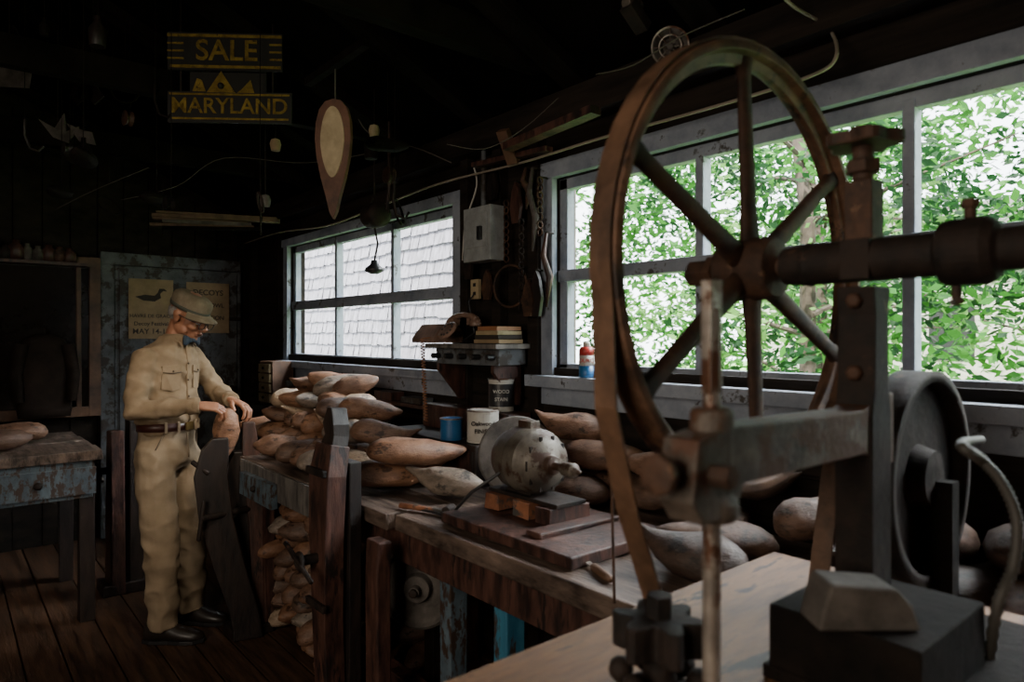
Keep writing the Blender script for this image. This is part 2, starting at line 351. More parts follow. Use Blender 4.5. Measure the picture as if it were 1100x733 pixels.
# ================================================================ DECOYS
DPA=[(0,.05,.06,.50),(.05,.17,.15,.42),(.13,.38,.34,.26),(.25,.66,.64,.10),(.4,.9,.88,0),(.58,1,1,0),(.74,.97,1,.0),(.87,.78,.88,-.02),(.96,.48,.6,-.04),(1,.16,.2,-.05)]
DPB=[(0,.14,.16,.20),(.04,.34,.34,.16),(.12,.58,.56,.1),(.25,.82,.8,.04),(.4,.96,.95,0),(.58,1,1,0),(.74,.96,.98,.0),(.87,.78,.84,-.02),(.96,.5,.56,-.03),(1,.2,.24,-.04)]
DPC=[(0,.10,.10,.34),(.08,.24,.2,.3),(.18,.36,.32,.22),(.28,.62,.58,.1),(.42,.9,.9,0),(.58,1,1,0),(.72,.96,1,.0),(.84,.76,.82,0),(.93,.46,.5,.04),(1,.2,.24,.08)]
def decoy(mb,pos,d,L=.32,wd=.14,h=.12,mat=None,up=Z,roll=0,prof=None):
    d=V(d).normalized(); up=V(up); s=d.cross(up).normalized(); u=s.cross(d).normalized()
    if roll: q=Matrix.Rotation(roll,3,d); s=q@s;u=q@u
    pr=prof or random.choice([DPA,DPB,DPB,DPC]); seed=V((random.uniform(0,50),random.uniform(0,50),3))
    seg=12;vs=[];fs=[]
    for t,w,hh,zc in pr:
        c=V(pos)+d*((t-.5)*L)+u*(zc*h)
        for i in range(seg):
            a=2*math.pi*i/seg; k=1+.17*noise.noise(seed+V((t*5,math.cos(a)*1.6,math.sin(a)*1.6)))+.05*noise.noise(seed+V((t*14,math.cos(a)*4,math.sin(a)*4)))
            y=math.sin(a)*hh*h/2*k
            if y<0: y*=.75
            vs.append(c+s*(math.cos(a)*w*wd/2*k)+u*y)
    n=len(pr)
    for k in range(n-1):
        for i in range(seg):
            j=(i+1)%seg; fs.append((k*seg+i,k*seg+j,(k+1)*seg+j,(k+1)*seg+i))
    fs.append(tuple(reversed(range(seg))));fs.append(tuple(range((n-1)*seg,n*seg)))
    mb.add(vs,fs,mat or random.choice(DEC),True)
BT=.885; BX=1.15
def pile(x0,x1,y0,y1,z,layers,sp=(.27,.135),dz=.088,mats=None,shr=.12):
    mb=MB()
    for k in range(layers):
        xa=x0+shr*k*.6; xb=x1-shr*k*.15; ya=y0+shr*k; yb=y1-shr*k
        y=ya
        while y<yb:
            x=xa+random.uniform(0,.05)
            while x<xb:
                a=random.uniform(-.6,.6)+(math.pi if random.random()<.6 else 0)
                d=V((math.cos(a),math.sin(a),random.uniform(-.2,.2)))
                decoy(mb,(min(x,1.71)+random.uniform(-.02,.02),y+random.uniform(-.02,.02),z+.054+k*dz+random.uniform(-.003,.012)),d,random.uniform(.24,.33),random.uniform(.12,.155),random.uniform(.105,.13),random.choice(mats or DEC),roll=random.uniform(-.5,.5))
                x+=sp[0]
            y+=sp[1]
    return mb
mb=pile(1.42,1.80,2.90,4.0,BT,4,shr=.1,mats=[DEC[0],DEC[0],DEC[1],DEC[2],DEC[2],DEC[3],DEC[4]])
for q in [((1.28,2.70,BT+.055),(-1,.3,.05),3),((1.34,2.50,BT+.055),(-.6,.8,.1),4),((1.31,2.86,BT+.055),(-1,.1,0),0),((1.30,3.02,BT+.055),(-1,-.1,0),1),((1.28,3.22,BT+.055),(-.9,.5,.0),0),((1.52,2.70,BT+.06),(.9,.5,.1),2),((1.48,2.62,BT+.155),(-.8,.5,.2),0),((1.42,2.80,BT+.15),(-.9,-.1,.2),3),((1.54,2.86,BT+.235),(-.9,.2,.2),2),((1.46,3.0,BT+.24),(-.9,-.4,.1),1)]:
    decoy(mb,q[0],q[1],.30,.145,.12,DEC[q[2]])
mb.obj('duck_decoy_pile')
mb=MB()
for q in [((1.40,2.06,BT+.055),(.4,-.9,.0),.32,3),((1.46,2.44,BT+.06),(1,-.2,.05),.28,0),((1.34,2.27,BT+.055),(-1,.35,.08),.38,2),((1.38,2.20,BT+.145),(-.95,.3,.12),.38,2),((1.66,1.68,BT+.055),(.5,-.9,.0),.30,1),((1.78,1.66,BT+.06),(.8,-.6,0),.22,0),((1.79,1.45,BT+.06),(.2,1,0),.30,1),
   ((1.74,1.86,BT+.06),(.6,-.8,.1),.30,0),((1.76,1.62,BT+.165),(-.4,.9,0),.30,0),((1.78,1.86,BT+.16),(.3,.9,0),.30,3),((1.77,1.78,BT+.25),(.4,-.9,0),.28,0),((1.80,1.24,BT+.06),(.3,1,0),.30,5),((1.66,1.08,BT+.06),(.9,.3,0),.30,1),((1.80,1.36,BT+.16),(.3,-1,.1),.30,0),((1.52,1.00,BT+.055),(.6,-.8,0),.30,1),((1.80,1.05,BT+.16),(.2,1,0),.30,5),((1.38,.98,BT+.055),(.2,-.9,0),.28,5)]:
    decoy(mb,q[0],q[1],q[2],.145,.12,DEC[q[3]])
mb.obj('duck_decoy_row')
mb=pile(1.60,1.8,-.2,.85,BT,2,mats=[DEC[5],DEC[1],DEC[5]],shr=.05); 
mb.obj('duck_decoy_heap')
mb=MB(); k=0; z=.055
while z<.76:
    y=2.62+random.uniform(0,.06)
    while y<3.45-(.12 if z>.5 else 0):
        for x in(1.42,1.72):
            a=math.pi+random.uniform(-.45,.6)
            decoy(mb,(x+random.uniform(-.06,.02),y+random.uniform(-.02,.02),z),(math.cos(a),math.sin(a),random.uniform(-.28,.1)),random.uniform(.27,.34),.145,.112,random.choice([DEC[0],DEC[0],DEC[1],DEC[1],DEC[2],DEC[2],DEC[3],DEC[4]]),roll=random.uniform(-.6,.6))
        y+=.148
    z+=.084
mb.obj('stacked_decoy_blanks')
# ================================================================ MAIN BENCH
mb=MB(); y1=3.45; WB=W-.055
xs=[BX,BX+.23,BX+.46,WB]
for i in range(3):
    ya=.82+random.uniform(-.03,.03); yb=y1+random.uniform(-.04,.04)
    if i==0:
        mb.bb((xs[i]+.004,ya+.02,BT-.055),(xs[i+1]-.004,1.98,BT),'benchtop',.004); mb.bb((xs[i]-.02,2.0,BT-.055),(xs[i+1]-.004,yb,BT-.001),'benchtop',.004)
    else: mb.bb((xs[i]+.004,ya,BT-.055),(xs[i+1]-.004,yb+(.75 if i==2 else .3),BT-.001),'benchtop',.002)
mb.bb((1.47,-.6,BT-.055),(WB,.80,BT),'benchtop',.004)
mb.bb((BX+.03,.86,BT-.17),(BX+.07,3.4,BT-.057),'benchdark',.006)
mb.bb((BX-.035,2.2,BT-.13),(BX+.0,3.38,BT-.01),'greyw',.005)
mb.bb((1.5,-.55,BT-.16),(1.54,.8,BT-.057),'benchdark',.004)
for y,m in((1.51,'bluebright'),(1.79,'bluew'),(2.50,'benchdark'),(3.42,'benchdark'),(.95,'benchdark')): mb.bb((BX+.075,y-.03,0),(BX+.14,y+.03,BT-.06),m,.004)
for y in(1.0,1.8,2.52,3.62,4.1,-.4,.3): mb.bb((WB-.09,y-.035,0),(WB-.01,y+.035,BT-.06),'benchdark',.004)
for y in(-.4,.6): mb.bb((1.55,y-.035,0),(1.62,y+.035,BT-.06),'benchdark',.004)
mb.bb((BX+.08,1.0,.22),(BX+.14,2.5,.28),'benchdark',.004)
mb.obj('workbench',.004)
mb=MB(); mb.bb((BX-.063,2.9,BT-.055-.10),(BX-.036,3.3,BT-.05),'bluew',.003); mb.sph((BX-.07,3.1,BT-.1),.014,'irond')
mb.obj('bench_drawer_front')
mb=MB()
def plank(mb,pts,w,th,mat,side):
    side=V(side).normalized(); n=len(pts); rg=[]
    for i,p in enumerate(pts):
        d=(V(pts[min(i+1,n-1)])-V(pts[max(i-1,0)])).normalized(); y=d.cross(side).normalized()
        ww=w[i] if isinstance(w,(list,tuple)) else w
        rg.append((p,side,y,ww))
    vs=[];fs=[]
    for p,a,b,ww in rg:
        for dx,dy in((-1,-1),(1,-1),(1,1),(-1,1)): vs.append(V(p)+a*dx*ww/2+b*dy*th/2)
    for k in range(n-1):
        for i in range(4): fs.append((k*4+i,k*4+(i+1)%4,(k+1)*4+(i+1)%4,(k+1)*4+i))
    fs+= [(3,2,1,0),tuple(range((n-1)*4,n*4))]; mb.add(vs,fs,mat)
VX=1.02;VY=2.20
plank(mb,[(VX+.02,VY,0),(VX,VY,.5),(VX-.005,VY,.8),(VX,VY,1.0),(VX+.02,VY,1.10)],[.09,.10,.13,.15,.12],.07,'benchdark',(0,1,0))
plank(mb,[(VX+.01,VY,1.05),(VX+.03,VY-.01,1.13),(VX+.03,VY,1.17),(VX+.035,VY,1.225)],[.12,.07,.085,.03],.06,'black',(0,1,0))
plank(mb,[(VX+.07,VY-.02,0),(VX+.07,VY-.02,.9),(VX+.07,VY-.02,1.04)],[.09,.10,.10],.045,'black',(0,1,0))
mb.cyl((VX-.10,VY,.72),(VX+.12,VY,.72),.017,'irond'); mb.ring((VX-.10,VY,.72),(1,0,0),.025,.009,'irond'); mb.tube([(VX-.105,VY-.11,.68),(VX-.105,VY+.11,.76)],.008,'irond')
mb.cyl((VX-.05,VY,.25),(VX+.12,VY,.25),.012,'irond')
for z in(.55,1.0): mb.bb((VX-.05,VY-.07,z),(VX-.034,VY+.07,z+.025),'irond')
mb.obj('bench_leg_vise',.006)
mb=MB(); plank(mb,[(1.08,1.95,0),(1.075,1.95,.7),(1.08,1.95,.82)],.08,.05,'benchdark',(0,1,0)); mb.obj('bench_stop_post',.005)
mb=MB(); c=V((1.27,2.00,.62)); ax=V((-.75,-.66,0)).normalized()
mb.lathe(c-ax*.05,ax,[(.02,-.03),(.135,0),(.145,.01),(.135,.02),(.135,.075),(.145,.085),(.13,.1),(.12,.085),(.05,.08),(.045,.11),(.018,.11),(.018,.14)],'stone',36)
mb.tube([c-ax*.2,c+ax*.1],.015,'irond'); mb.beam(c-ax*.17+V((0,0,-.62)),c-ax*.17+V((0,0,.18)),.06,.05,'black')
mb.obj('belt_pulley_drum',.003)
mb=MB(); mb.bb((1.20,1.20,BT+.003),(1.60,1.78,BT+.035),'benchdark',.003); mb.bb((1.24,1.36,BT+.035),(1.56,1.42,BT+.05),'benchdark',.003)
mb.obj('motor_base_board',.004)
mb=MB(); zb=BT+.038
for yy,m in((1.70,'brick'),(1.56,'brick'),(1.46,'benchdark')): mb.bb((1.34,yy-.035,zb),(1.50,yy+.035,zb+.05),m,.003)
mb.bb((1.36,1.42,zb+.05),(1.48,1.74,zb+.062),'irond')
c=V((1.43,1.69,zb+.162)); ax=V((-.12,-1,0)).normalized()
mb.lathe(c,ax,[(.03,-.035),(.06,-.03),(.085,-.01),(.094,.02),(.10,.03),(.10,.075),(.103,.08),(.103,.09),(.10,.095),(.10,.135),(.094,.14),(.085,.17),(.06,.19),(.03,.195),(.028,.215),(.012,.216),(.012,.26),(.02,.262),(.022,.31),(.012,.315),(.004,.34)],'motor',40,True)
for i in range(10):
    a=i*math.pi*2/10; x_,y_=orth(ax); d=x_*math.cos(a)+y_*math.sin(a); mb.box(c+ax*.176+d*.072,(.012,.006,.03),'irond')
mb.bb((c.x-.05,c.y-.13,c.z-.105),(c.x+.05,c.y-.02,c.z-.09),'irond'); mb.bb((c.x-.02,c.y-.10,c.z+.09),(c.x+.02,c.y-.04,c.z+.12),'motor')
mb.tube([c+V((-.09,-.05,-.03)),c+V((-.16,.02,-.1)),(1.25,1.8,BT+.01),(1.22,2.0,BT+.01)],.005,'blk')
mb.obj('electric_motor',.002)
mb=MB(); mb.lathe((1.62,1.90,BT+.15),V((-.55,-.75,.25)),[(.02,-.015),(.14,-.015),(.145,-.008),(.145,.012),(.14,.018),(.04,.02),(.035,.03),(.012,.03)],'stone',40); mb.obj('grinding_wheel',.002)
mb=MB()
mb.tube([(1.20,2.02,BT+.012),(1.26,1.86,BT+.014)],[.010,.008],'brick',8); mb.cyl((1.255,1.83,BT+.02),(1.30,1.86,BT+.02),.014,'irond')
mb.obj('small_hammer')
mb=MB()
for x,y,a in((1.22,2.42,.4),(1.24,2.50,.9),(1.21,1.08,1.2)):
    d=V((math.cos(a),math.sin(a),0)); p=V((x,y,BT+.014)); mb.tube([p,p+d*.03,p+d*.09,p+d*.10],[.008,.012,.011,.007],'framebr',10); mb.beam(p+d*.10,p+d*.2,.014,.004,'steel')
mb.obj('wood_chisels')
# ================================================================ CANS ETC
def can(name,p,r,h,body,label,txt=None,tc='white',lid='steel',lo=.2,hi=.82):
    mb=MB(); p=V(p); mb.lathe(p,Z,[(r,0),(r,.008),(r*.97,.01),(r*.97,h-.012),(r,h-.01),(r,h)],body,32)
    mb.lathe(p,Z,[(r*.985,h*lo),(r*.985,h*hi)],label,32); mb.lathe(p+Z*(h),Z,[(r*.9,-.001),(r*.9,.002),(r*.75,.002),(r*.7,-.002)],lid,32)
    mb.ring(p+Z*(h),Z,r,.003,'steel')
    if txt:
        n=-V((p.x,p.y,0)).normalized(); ex=Z.cross(n)
        for i,t_ in enumerate(txt): mb.text(t_,p+n*(r*.99)+Z*h*(.62-.24*i),ex,Z,r*.36,tc,.003)
    mb.obj(name)
mb=MB(); mb.bb((1.58,2.10,BT),(1.88,2.80,BT+.165),'black',.003); mb.bb((1.57,2.11,BT+.02),(1.582,2.79,BT+.14),'benchdark',.002); mb.bb((1.76,2.12,BT+.165),(1.88,2.76,BT+.27),'benchdark',.003); mb.obj('low_storage_box',.004)
zc=BT+.167
can('paint_can',(1.665,2.165,zc),.064,.125,'white','white',['Oakwood','FINISH'],'ink',lo=.08,hi=.92)
can('paint_can.001',(1.82,2.24,zc+.106),.055,.135,'white','blk',['WOOD','STAIN'],'white',lo=.15,hi=.85)
pb=PZ(485,472,zc); can('blue_paint_can',(pb.x,pb.y,zc),.046,.085,'bluep','bluep',None,'white','bluep')
ps=PX(630,437,W-.045); mb=MB(); p=V((W-.045,ps.y,1.314)); 
mb.lathe(p,Z,[(.027,0),(.029,.004),(.029,.045)],'bluep',24,True); mb.lathe(p,Z,[(.029,.045),(.029,.085)],'white',24,True); mb.lathe(p,Z,[(.029,.085),(.029,.105),(.022,.118)],'red',24,True)
mb.lathe(p,Z,[(.013,.118),(.013,.135),(.008,.14)],'white',16,True)
n=-V((p.x,p.y,0)).normalized(); mb.text('DURO',p+n*.0285+Z*.065,Z.cross(n),Z,.02,'red',.001); mb.obj('spray_can')
# ================================================================ WALL BETWEEN WINDOWS
mb=MB()
mb.bb((W-.24,2.14,1.42),(W-.052,2.66,1.44),'greyw',.001); mb.bb((W-.2,2.17,1.35),(W-.052,2.63,1.42),'framedark',.003)
for y in(2.2,2.6): mb.prism([(0,0),(.15,0),(.15,-.03),(.03,-.17),(0,-.17)],(W-.052,y,1.35),(-1,0,0),(0,0,1),.02,'benchdark')
for i in range(5): mb.cyl((W-.242,2.2+i*.1,1.385),(W-.2,2.2+i*.1,1.385),.012,'blk')
mb.obj('wall_shelf',.003)
mb=MB(); bz=1.443
for i,(w,m) in enumerate(((.13,'paper'),(.125,'ink'),(.12,'cream'),(.11,'orange'))): mb.bb((W-.2,2.17+i*.004,bz+.018*i),(W-.07,2.17+w*1.3,bz+.018*i+.016),m,.001)
mb.obj('stacked_books')
mb=MB(); q=V((W-.145,2.52,1.443)); 
mb.prism([(-.085,0),(.085,0),(.085,.02),(.03,.085),(-.05,.09),(-.085,.05)],q+V((0,.09,0)),(-1,0,0),(0,0,1),.18,'phone')
mb.lathe(q+V((-.062,0,.052)),V((-.75,0,.66)),[(.05,0),(.05,.008),(.042,.012),(.018,.013)],'phone',28)
for i in range(10):
    a=i*.55; mb.sph(q+V((-.071,0,.060))+V((0,math.cos(a)*.033,0))+V((-.66,0,-.75))*-math.sin(a)*.033,.006,'blk',8,5)
for s_ in(-1,1): mb.bb((q.x+.0,q.y+s_*.06-.008,q.z+.08),(q.x+.04,q.y+s_*.06+.008,q.z+.11),'phone')
mb.tube([q+V((.02,-.10,.10)),q+V((.02,-.07,.118)),q+V((.02,0,.128)),q+V((.02,.07,.118)),q+V((.02,.10,.10))],[.018,.014,.012,.014,.018],'phone',12)
for s_ in(-1,1): mb.lathe(q+V((.02,s_*.095,.075)),Z,[(.028,0),(.028,.015),(.02,.03)],'phone',20,True)
cp=[]
for i in range(160):
    t=i/159; c=V((q.x-.11+.02*t,q.y+.14,q.z+.02-.38*t)); a=i*1.1; cp.append(c+V((math.cos(a)*.009,math.sin(a)*.009,0)))
mb.tube([q+V((-.05,.08,.03)),cp[0]],.003,'orange',5); mb.tube(cp,.003,'orange',5); mb.obj('rotary_telephone',.003)
mb=MB(); a=PX(513,228,W-.05); b=PX(542,280,W-.05)
mb.bb((W-.13,b.y,b.z),(W-.052,a.y,a.z),'boxg'); mb.bb((W-.135,b.y+.02,b.z+.06),(W-.13,a.y-.02,a.z-.03),'boxg'); mb.bb((W-.15,b.y+.05,b.z+.09),(W-.13,b.y+.075,b.z+.15),'blk'); mb.cyl((W-.09,(a.y+b.y)/2,a.z),(W-.09,(a.y+b.y)/2,EZ-.15),.012,'framedark')
mb.obj('electric_box',.004)
mb=MB(); o=PX(513,311,W-.05); mb.bb((W-.068,o.y-.03,o.z-.045),(W-.052,o.y+.03,o.z+.045),'cream'); 
for k in(-.02,.02): mb.bb((W-.07,o.y-.01,o.z+k-.008),(W-.067,o.y+.01,o.z+k+.008),'blk')
mb.tube([(W-.07,o.y,o.z-.02),(W-.1,o.y,o.z-.06),(W-.09,o.y-.03,o.z-.2),(W-.1,o.y+.05,1.45)],.004,'blk',6); mb.obj('wall_outlet',.002)
mb=MB()
def hang(mb,u,v0,v1,X,kind,mat):
    a=PX(u,v0,X); b=PX(u,v1,X); L=a.z-b.z
    mb.tube([a+V((.04,0,0)),a],.004,'irond',6)
    if kind=='s': mb.tube([a,a-Z*L*.3+V((0,.02,0)),a-Z*L*.6-V((0,.02,0)),b],[.006,.012,.015,.004],mat)
    if kind=='p': mb.prism([(0,0),(.02,-L*.2),(.035,-L*.6),(.02,-L),(-.02,-L),(-.035,-L*.6),(-.02,-L*.2)],a,(0,1,0),(0,0,1),.015,mat)
    if kind=='r': mb.ring(a-Z*L*.5,(1,.2,0),L*.5,.006,mat,30,6)
    if kind=='c':
        k=0
        while k*.03<L: mb.ring(a-Z*(k*.03+.015),((k%2),1-(k%2),0),.014,.004,mat,12,5); k+=1
hang(mb,553,195,240,W-.08,'p','benchdark');hang(mb,572,180,270,W-.09,'s','stone');hang(mb,580,190,250,W-.08,'c','iron');hang(mb,560,235,330,W-.08,'c','irond');hang(mb,502,240,300,W-.09,'p','irond');hang(mb,548,285,330,W-.08,'r','iron');hang(mb,575,290,340,W-.08,'p','black');hang(mb,587,250,330,W-.07,'s','benchdark');hang(mb,528,180,215,W-.08,'p','black')
hang(mb,566,300,340,W-.09,'p','iron');hang(mb,544,215,275,W-.07,'c','iron');hang(mb,565,180,225,W-.08,'s','iron');hang(mb,522,290,322,W-.08,'p','iron')
mb.obj('hanging_hand_tools')
mb=MB()
mb.bb((1.74,4.62,1.0),(1.89,4.86,1.30),'framebr',.002)
for i in range(4): mb.bb((1.725,4.64,1.02+i*.068),(1.742,4.84,1.02+i*.068+.058),'cream',.002); mb.sph((1.72,4.74,1.05+i*.068),.01,'irond',8,5)
mb.bb((1.70,4.55,.0),(1.89,4.9,1.0),'black'); mb.obj('small_drawer_cabinet',.002)
mb=MB()
for i in range(7):
    y=2.9+i*.28; mb.bb((W-.12,y,1.131),(W-.035,y+.18,1.13+random.uniform(.03,.05)),random.choice(['benchdark','black','framedark']),.001)
mb.bb((W-.13,2.86,1.11),(W-.035,4.55,1.13),'benchdark',.001); mb.obj('ledge_with_blocks',.003)
mb=MB(); a=PX(402,232,1.72); z0=a.z
mb.tube([(a.x,a.y,z0+.06),(a.x,a.y,roofz(a.x)-.02)],.004,'irond',6)
mb.lathe((a.x,a.y-.07,z0),V((0,1,0)),[(.03,-.01),(.06,0),(.065,.02),(.065,.10),(.055,.125),(.02,.13)],'irond',24,True)
mb.tube([(a.x,a.y,z0-.05),(a.x+.02,a.y,z0-.14),(a.x,a.y,z0-.24)],.005,'irond',6); mb.lathe((a.x,a.y,z0-.30),Z,[(.02,0),(.05,.015),(.045,.03),(.02,.05),(.015,.07)],'blk',20,True)
mb.ring((a.x,a.y,z0+.07),(1,0,0),.03,.005,'irond'); mb.obj('hanging_barn_lamp')
mb=MB(); o=P(360,170,2.6); ex=(R*.97-F*.24).normalized(); sc=2.6/733
def drop(k,k2=1):
    prof=[(0,62),(9,60),(16,52),(20,38),(21,20),(19,0),(14,-22),(8,-42),(4,-58),(0,-66)]
    r=[(x_*k,y_*k2) for x_,y_ in prof]; l=[(-x_,y_) for x_,y_ in reversed(r[1:-1])]
    return [(x_*sc,y_*sc) for x_,y_ in r+l][::-1]
mb.prism(drop(1),o,ex,Z,.02,'paddle')
ov=[((14-3*(math.sin(t*.2094)<0)*-math.sin(t*.2094))*sc*math.cos(t*.2094),(16+38*math.sin(t*.2094))*sc*1) for t in range(30)]
n=ex.cross(Z).normalized(); mb.prism(ov,o+n*.0,ex,Z,.024,'cream')
mb.tube([o+Z*62*sc,o+Z*.34],.003,'wirem',5)
mb.box(o+V((0,0,.36)),(.03,.5,.03),'rafter'); 
mb.obj('decoy_pattern_paddle')
# ================================================================ SIGNS
mb=MB(); t=2.95; sc=t/733; o=P(248,88,t); ex=(R+F*.05).normalized(); n=ex.cross(Z)
def pt(u,v): return o+ex*((u-248)*sc)+Z*((88-v)*sc)
def rect(u0,v0,u1,v1,th,mat,off=0):
    a=pt(u0,v1)+n*off; mb.prism([(0,0),((u1-u0)*sc,0),((u1-u0)*sc,(v1-v0)*sc),(0,(v1-v0)*sc)],a,ex,Z,th,mat)
rect(183,37,303,77,.014,'signb'); rect(206,79,286,102,.01,'signb'); rect(183,100,313,133,.014,'signb')
rect(183,39,303,42,.003,'yellow',.014); rect(186,72,302,75,.003,'yellow',.014)
rect(185,102,311,104,.003,'yellow',.014); rect(188,128,310,130,.003,'yellow',.014)
for x0_,x1_ in((183,200),(290,303)): rect(x0_,48,x1_,50,.003,'yellow',.014); rect(x0_,56,x1_,58,.003,'yellow',.014); rect(x0_,64,x1_,66,.003,'yellow',.014)
mb.text('SALE',pt(245,57)+n*.016,ex,Z,31*sc,'yellow',.002); mb.text('MARYLAND',pt(248,116)+n*.016,ex,Z,23*sc,'yellow',.002)
mb.prism([(0,0),(30*sc,0),(15*sc,23*sc)],pt(224,101)+n*.012,ex,Z,.004,'yellow'); mb.prism([(0,0),(18*sc,0),(14*sc,14*sc),(6*sc,5*sc)],pt(256,101)+n*.012,ex,Z,.004,'yellow')
mb.sph(pt(239,94)+n*.018,.014,'signb'); mb.prism([(-7*sc,0),(7*sc,0),(3*sc,12*sc),(-2*sc,14*sc)],pt(216,100)+n*.012,ex,Z,.004,'yellow')
for u in(195,292):
    mb.tube([pt(u,133)-n*.005,pt(u,0)-n*.005],.004,'irond',6)
mb.obj('auction_sale_sign')
# ================================================================ BACK WALL THINGS
YB=D-.02
mb=MB(); a=PY(106,285,YB); b=PY(-60,455,YB)
mb.bb((b.x,YB-.05,.9),(a.x,YB,2.02),'black')
mb.bb((b.x,YB-.055,.97),(a.x-.06,YB-.05,1.96),'mirr')
for x0_,x1_ in((a.x-.07,a.x),(a.x-.15,a.x-.12),(a.x-.64,a.x-.61),(b.x,b.x+.05)): mb.bb((x0_,YB-.085,.9),(x1_,YB-.05,2.04),'framebr',.003)
mb.bb((b.x,YB-.085,1.97),(a.x,YB-.05,2.04),'framebr',.003); mb.bb((b.x,YB-.085,.9),(a.x,YB-.05,.97),'framebr',.003)
mb.obj('glazed_cabinet',.003)
mb=MB(); q0=PY(48,378,YB-.16)  # coat shape added to suggest the figure reflected in the cabinet glass
rg=[]
for z_,w_,t_ in((q0.z+.12,.04,.02),(q0.z+.08,.12,.04),(q0.z,.15,.05),(q0.z-.2,.14,.05),(q0.z-.38,.16,.05),(q0.z-.45,.15,.04)): rg.append((V((q0.x,q0.y,z_)),V((w_,0,0)),V((0,t_,0))))
mb.rings(rg,'reflfig',20)
for s_ in(-1,1): mb.tube([(q0.x+s_*.13,q0.y-.02,q0.z+.05),(q0.x+s_*.165,q0.y-.03,q0.z-.15),(q0.x+s_*.15,q0.y-.05,q0.z-.34)],[.045,.04,.032],'reflfig')
mb.tube([(q0.x,q0.y,q0.z+.12),(q0.x,q0.y,q0.z+.17),(q0.x,q0.y+.075,q0.z+.18)],.006,'irond'); mb.obj('reflection_stand_in')
mb=MB(); a=PY(122,283,YB); b=PY(256,283,YB)
mb.bb((a.x,YB-.04,.02),(b.x,YB,2.0),'framedark',.002)
mb.bb((a.x+.03,YB-.055,.02),(a.x+.11,YB-.04,1.98),'framedark',.003); mb.bb((b.x-.11,YB-.055,.02),(b.x-.03,YB-.04,1.98),'framedark',.003)
for z in(.06,.95,1.88): mb.bb((a.x+.03,YB-.056,z),(b.x-.03,YB-.04,z+.1),'framedark',.003)
for x in(a.x+.1,b.x-.14): mb.bb((x-.01,YB-.065,1.6),(x+.14,YB-.055,1.63),'irond')
mb.lathe((b.x-.09,YB-.056,1.05),(0,-1,0),[(.012,0),(.012,.03),(.028,.04),(.028,.06),(.01,.065)],'irond',20,True)
mb.obj('door_1',.003)
mb=MB(); 
mb.bb((a.x-.09,YB-.06,0),(a.x-.005,YB-.01,2.08),'framedark',.003); mb.bb((b.x+.0,YB-.06,0),(W-.055,YB-.01,2.08),'framedark',.003); mb.bb((a.x-.09,YB-.065,2.0),(W-.055,YB-.01,2.09),'framedark',.003)
mb.obj('trim_1',.003)
def poster(name,u0,v0,u1,v1,lines,yy,mat='paper'):
    mb=MB(); a=PY(u0,v0,yy);b=PY(u1,v1,yy); w=b.x-a.x; h=a.z-b.z
    mb.bb((a.x,yy-.004,b.z),(b.x,yy,a.z),mat,.0); c=V(((a.x+b.x)/2,yy-.005,0))
    for txt,f,s_ in lines: mb.text(txt,V((c.x,c.y,b.z+h*f)),(1,0,0),Z,s_,'ink',.001)
    return mb,a,b,c,w,h
mb,a,b,c,w,h=poster('p',138,299,186,364,[('HAVRE DE GRACE',.38,.036),('MAY 14-15',.12,.055),('Decoy Festival',.25,.04)],YB-.07)
k=V((c.x,c.y-.001,b.z+h*.7)); s_=w*.36
mb.prism([(-1,0),(-.5,-.25),(.2,-.3),(.6,-.05),(.55,.25),(.75,.45),(1,.42),(.8,.6),(.5,.6),(.38,.3),(.2,.1),(-.4,.15)],k,V((s_,0,0)),V((0,0,s_)),.001,'ink')
mb.obj('paper_poster')
mb,a,b,c,w,h=poster('p',200,303,246,358,[('DECOYS',.8,.06),('WILDFOWL',.55,.045),('& AUCTION',.3,.045)],YB-.07)
mb.obj('paper_poster.001')
mb=MB(); LX=.64;LY=4.06;z=.885
for i in range(4): mb.bb((-1.6,LY+i*.23,z-.05),(LX+random.uniform(-.02,.02),LY+i*.23+.222,z),'benchtop',.003)
mb.bb((-1.6,LY+.03,z-.24),(LX-.03,LY+.06,z-.052),'bluew',.003)
for x in(-1.1,-.45,.12): mb.bb((x,LY+.012,z-.22),(x+.5,LY+.035,z-.085),'bluew',.004); mb.sph((x+.25,LY+.0,z-.15),.02,'irond')
for x in(LX-.09,-.1,-1.2): mb.bb((x,LY+.04,0),(x+.07,LY+.11,z-.05),'black',.003); mb.bb((x,LY+.8,0),(x+.07,LY+.87,z-.05),'black',.003)
mb.obj('drawer_workbench',.003)
mb=MB()
for q in [((.06,4.5,z+.055),(1,.3,0),1),((.30,4.65,z+.055),(1,-.2,0),0),((-.12,4.72,z+.055),(-.2,1,0),2),((.20,4.30,z+.055),(1,.1,0),1)]: decoy(mb,q[0],q[1],.34,.15,.12,DEC[q[2]])
decoy(mb,(.0,4.55,z+.16),(1,-.1,.35),.36,.15,.12,DEC[0]); mb.obj('duck_decoy_group')
mb=MB(); mb.bb((.84,4.42,0),(.91,4.58,.98),'black',.006); mb.bb((.74,4.40,0),(.81,4.56,.93),'benchdark',.006); mb.cyl((.70,4.5,.7),(.95,4.5,.7),.02,'irond'); mb.tube([(.70,4.4,.66),(.70,4.62,.74)],.01,'irond'); mb.bb((.70,4.40,0),(.95,4.6,.06),'black',.004)
mb.obj('standing_leg_vise',.006)
mb=MB(); a=PY(-40,277,YB-.1); b=PY(92,277,YB-.1); mb.bb((a.x,YB-.22,a.z-.02),(b.x,YB,a.z),'benchdark')
for i in range(9):
    x=a.x+.1+i*(b.x-a.x-.2)/8; r=random.uniform(.03,.05); hh=random.uniform(.08,.16); mb.lathe((x,YB-.12,a.z),Z,[(r,0),(r,hh*.7),(r*.5,hh*.85),(r*.5,hh)],random.choice(['iron','framedark','benchdark','stone','irond']),16,True)
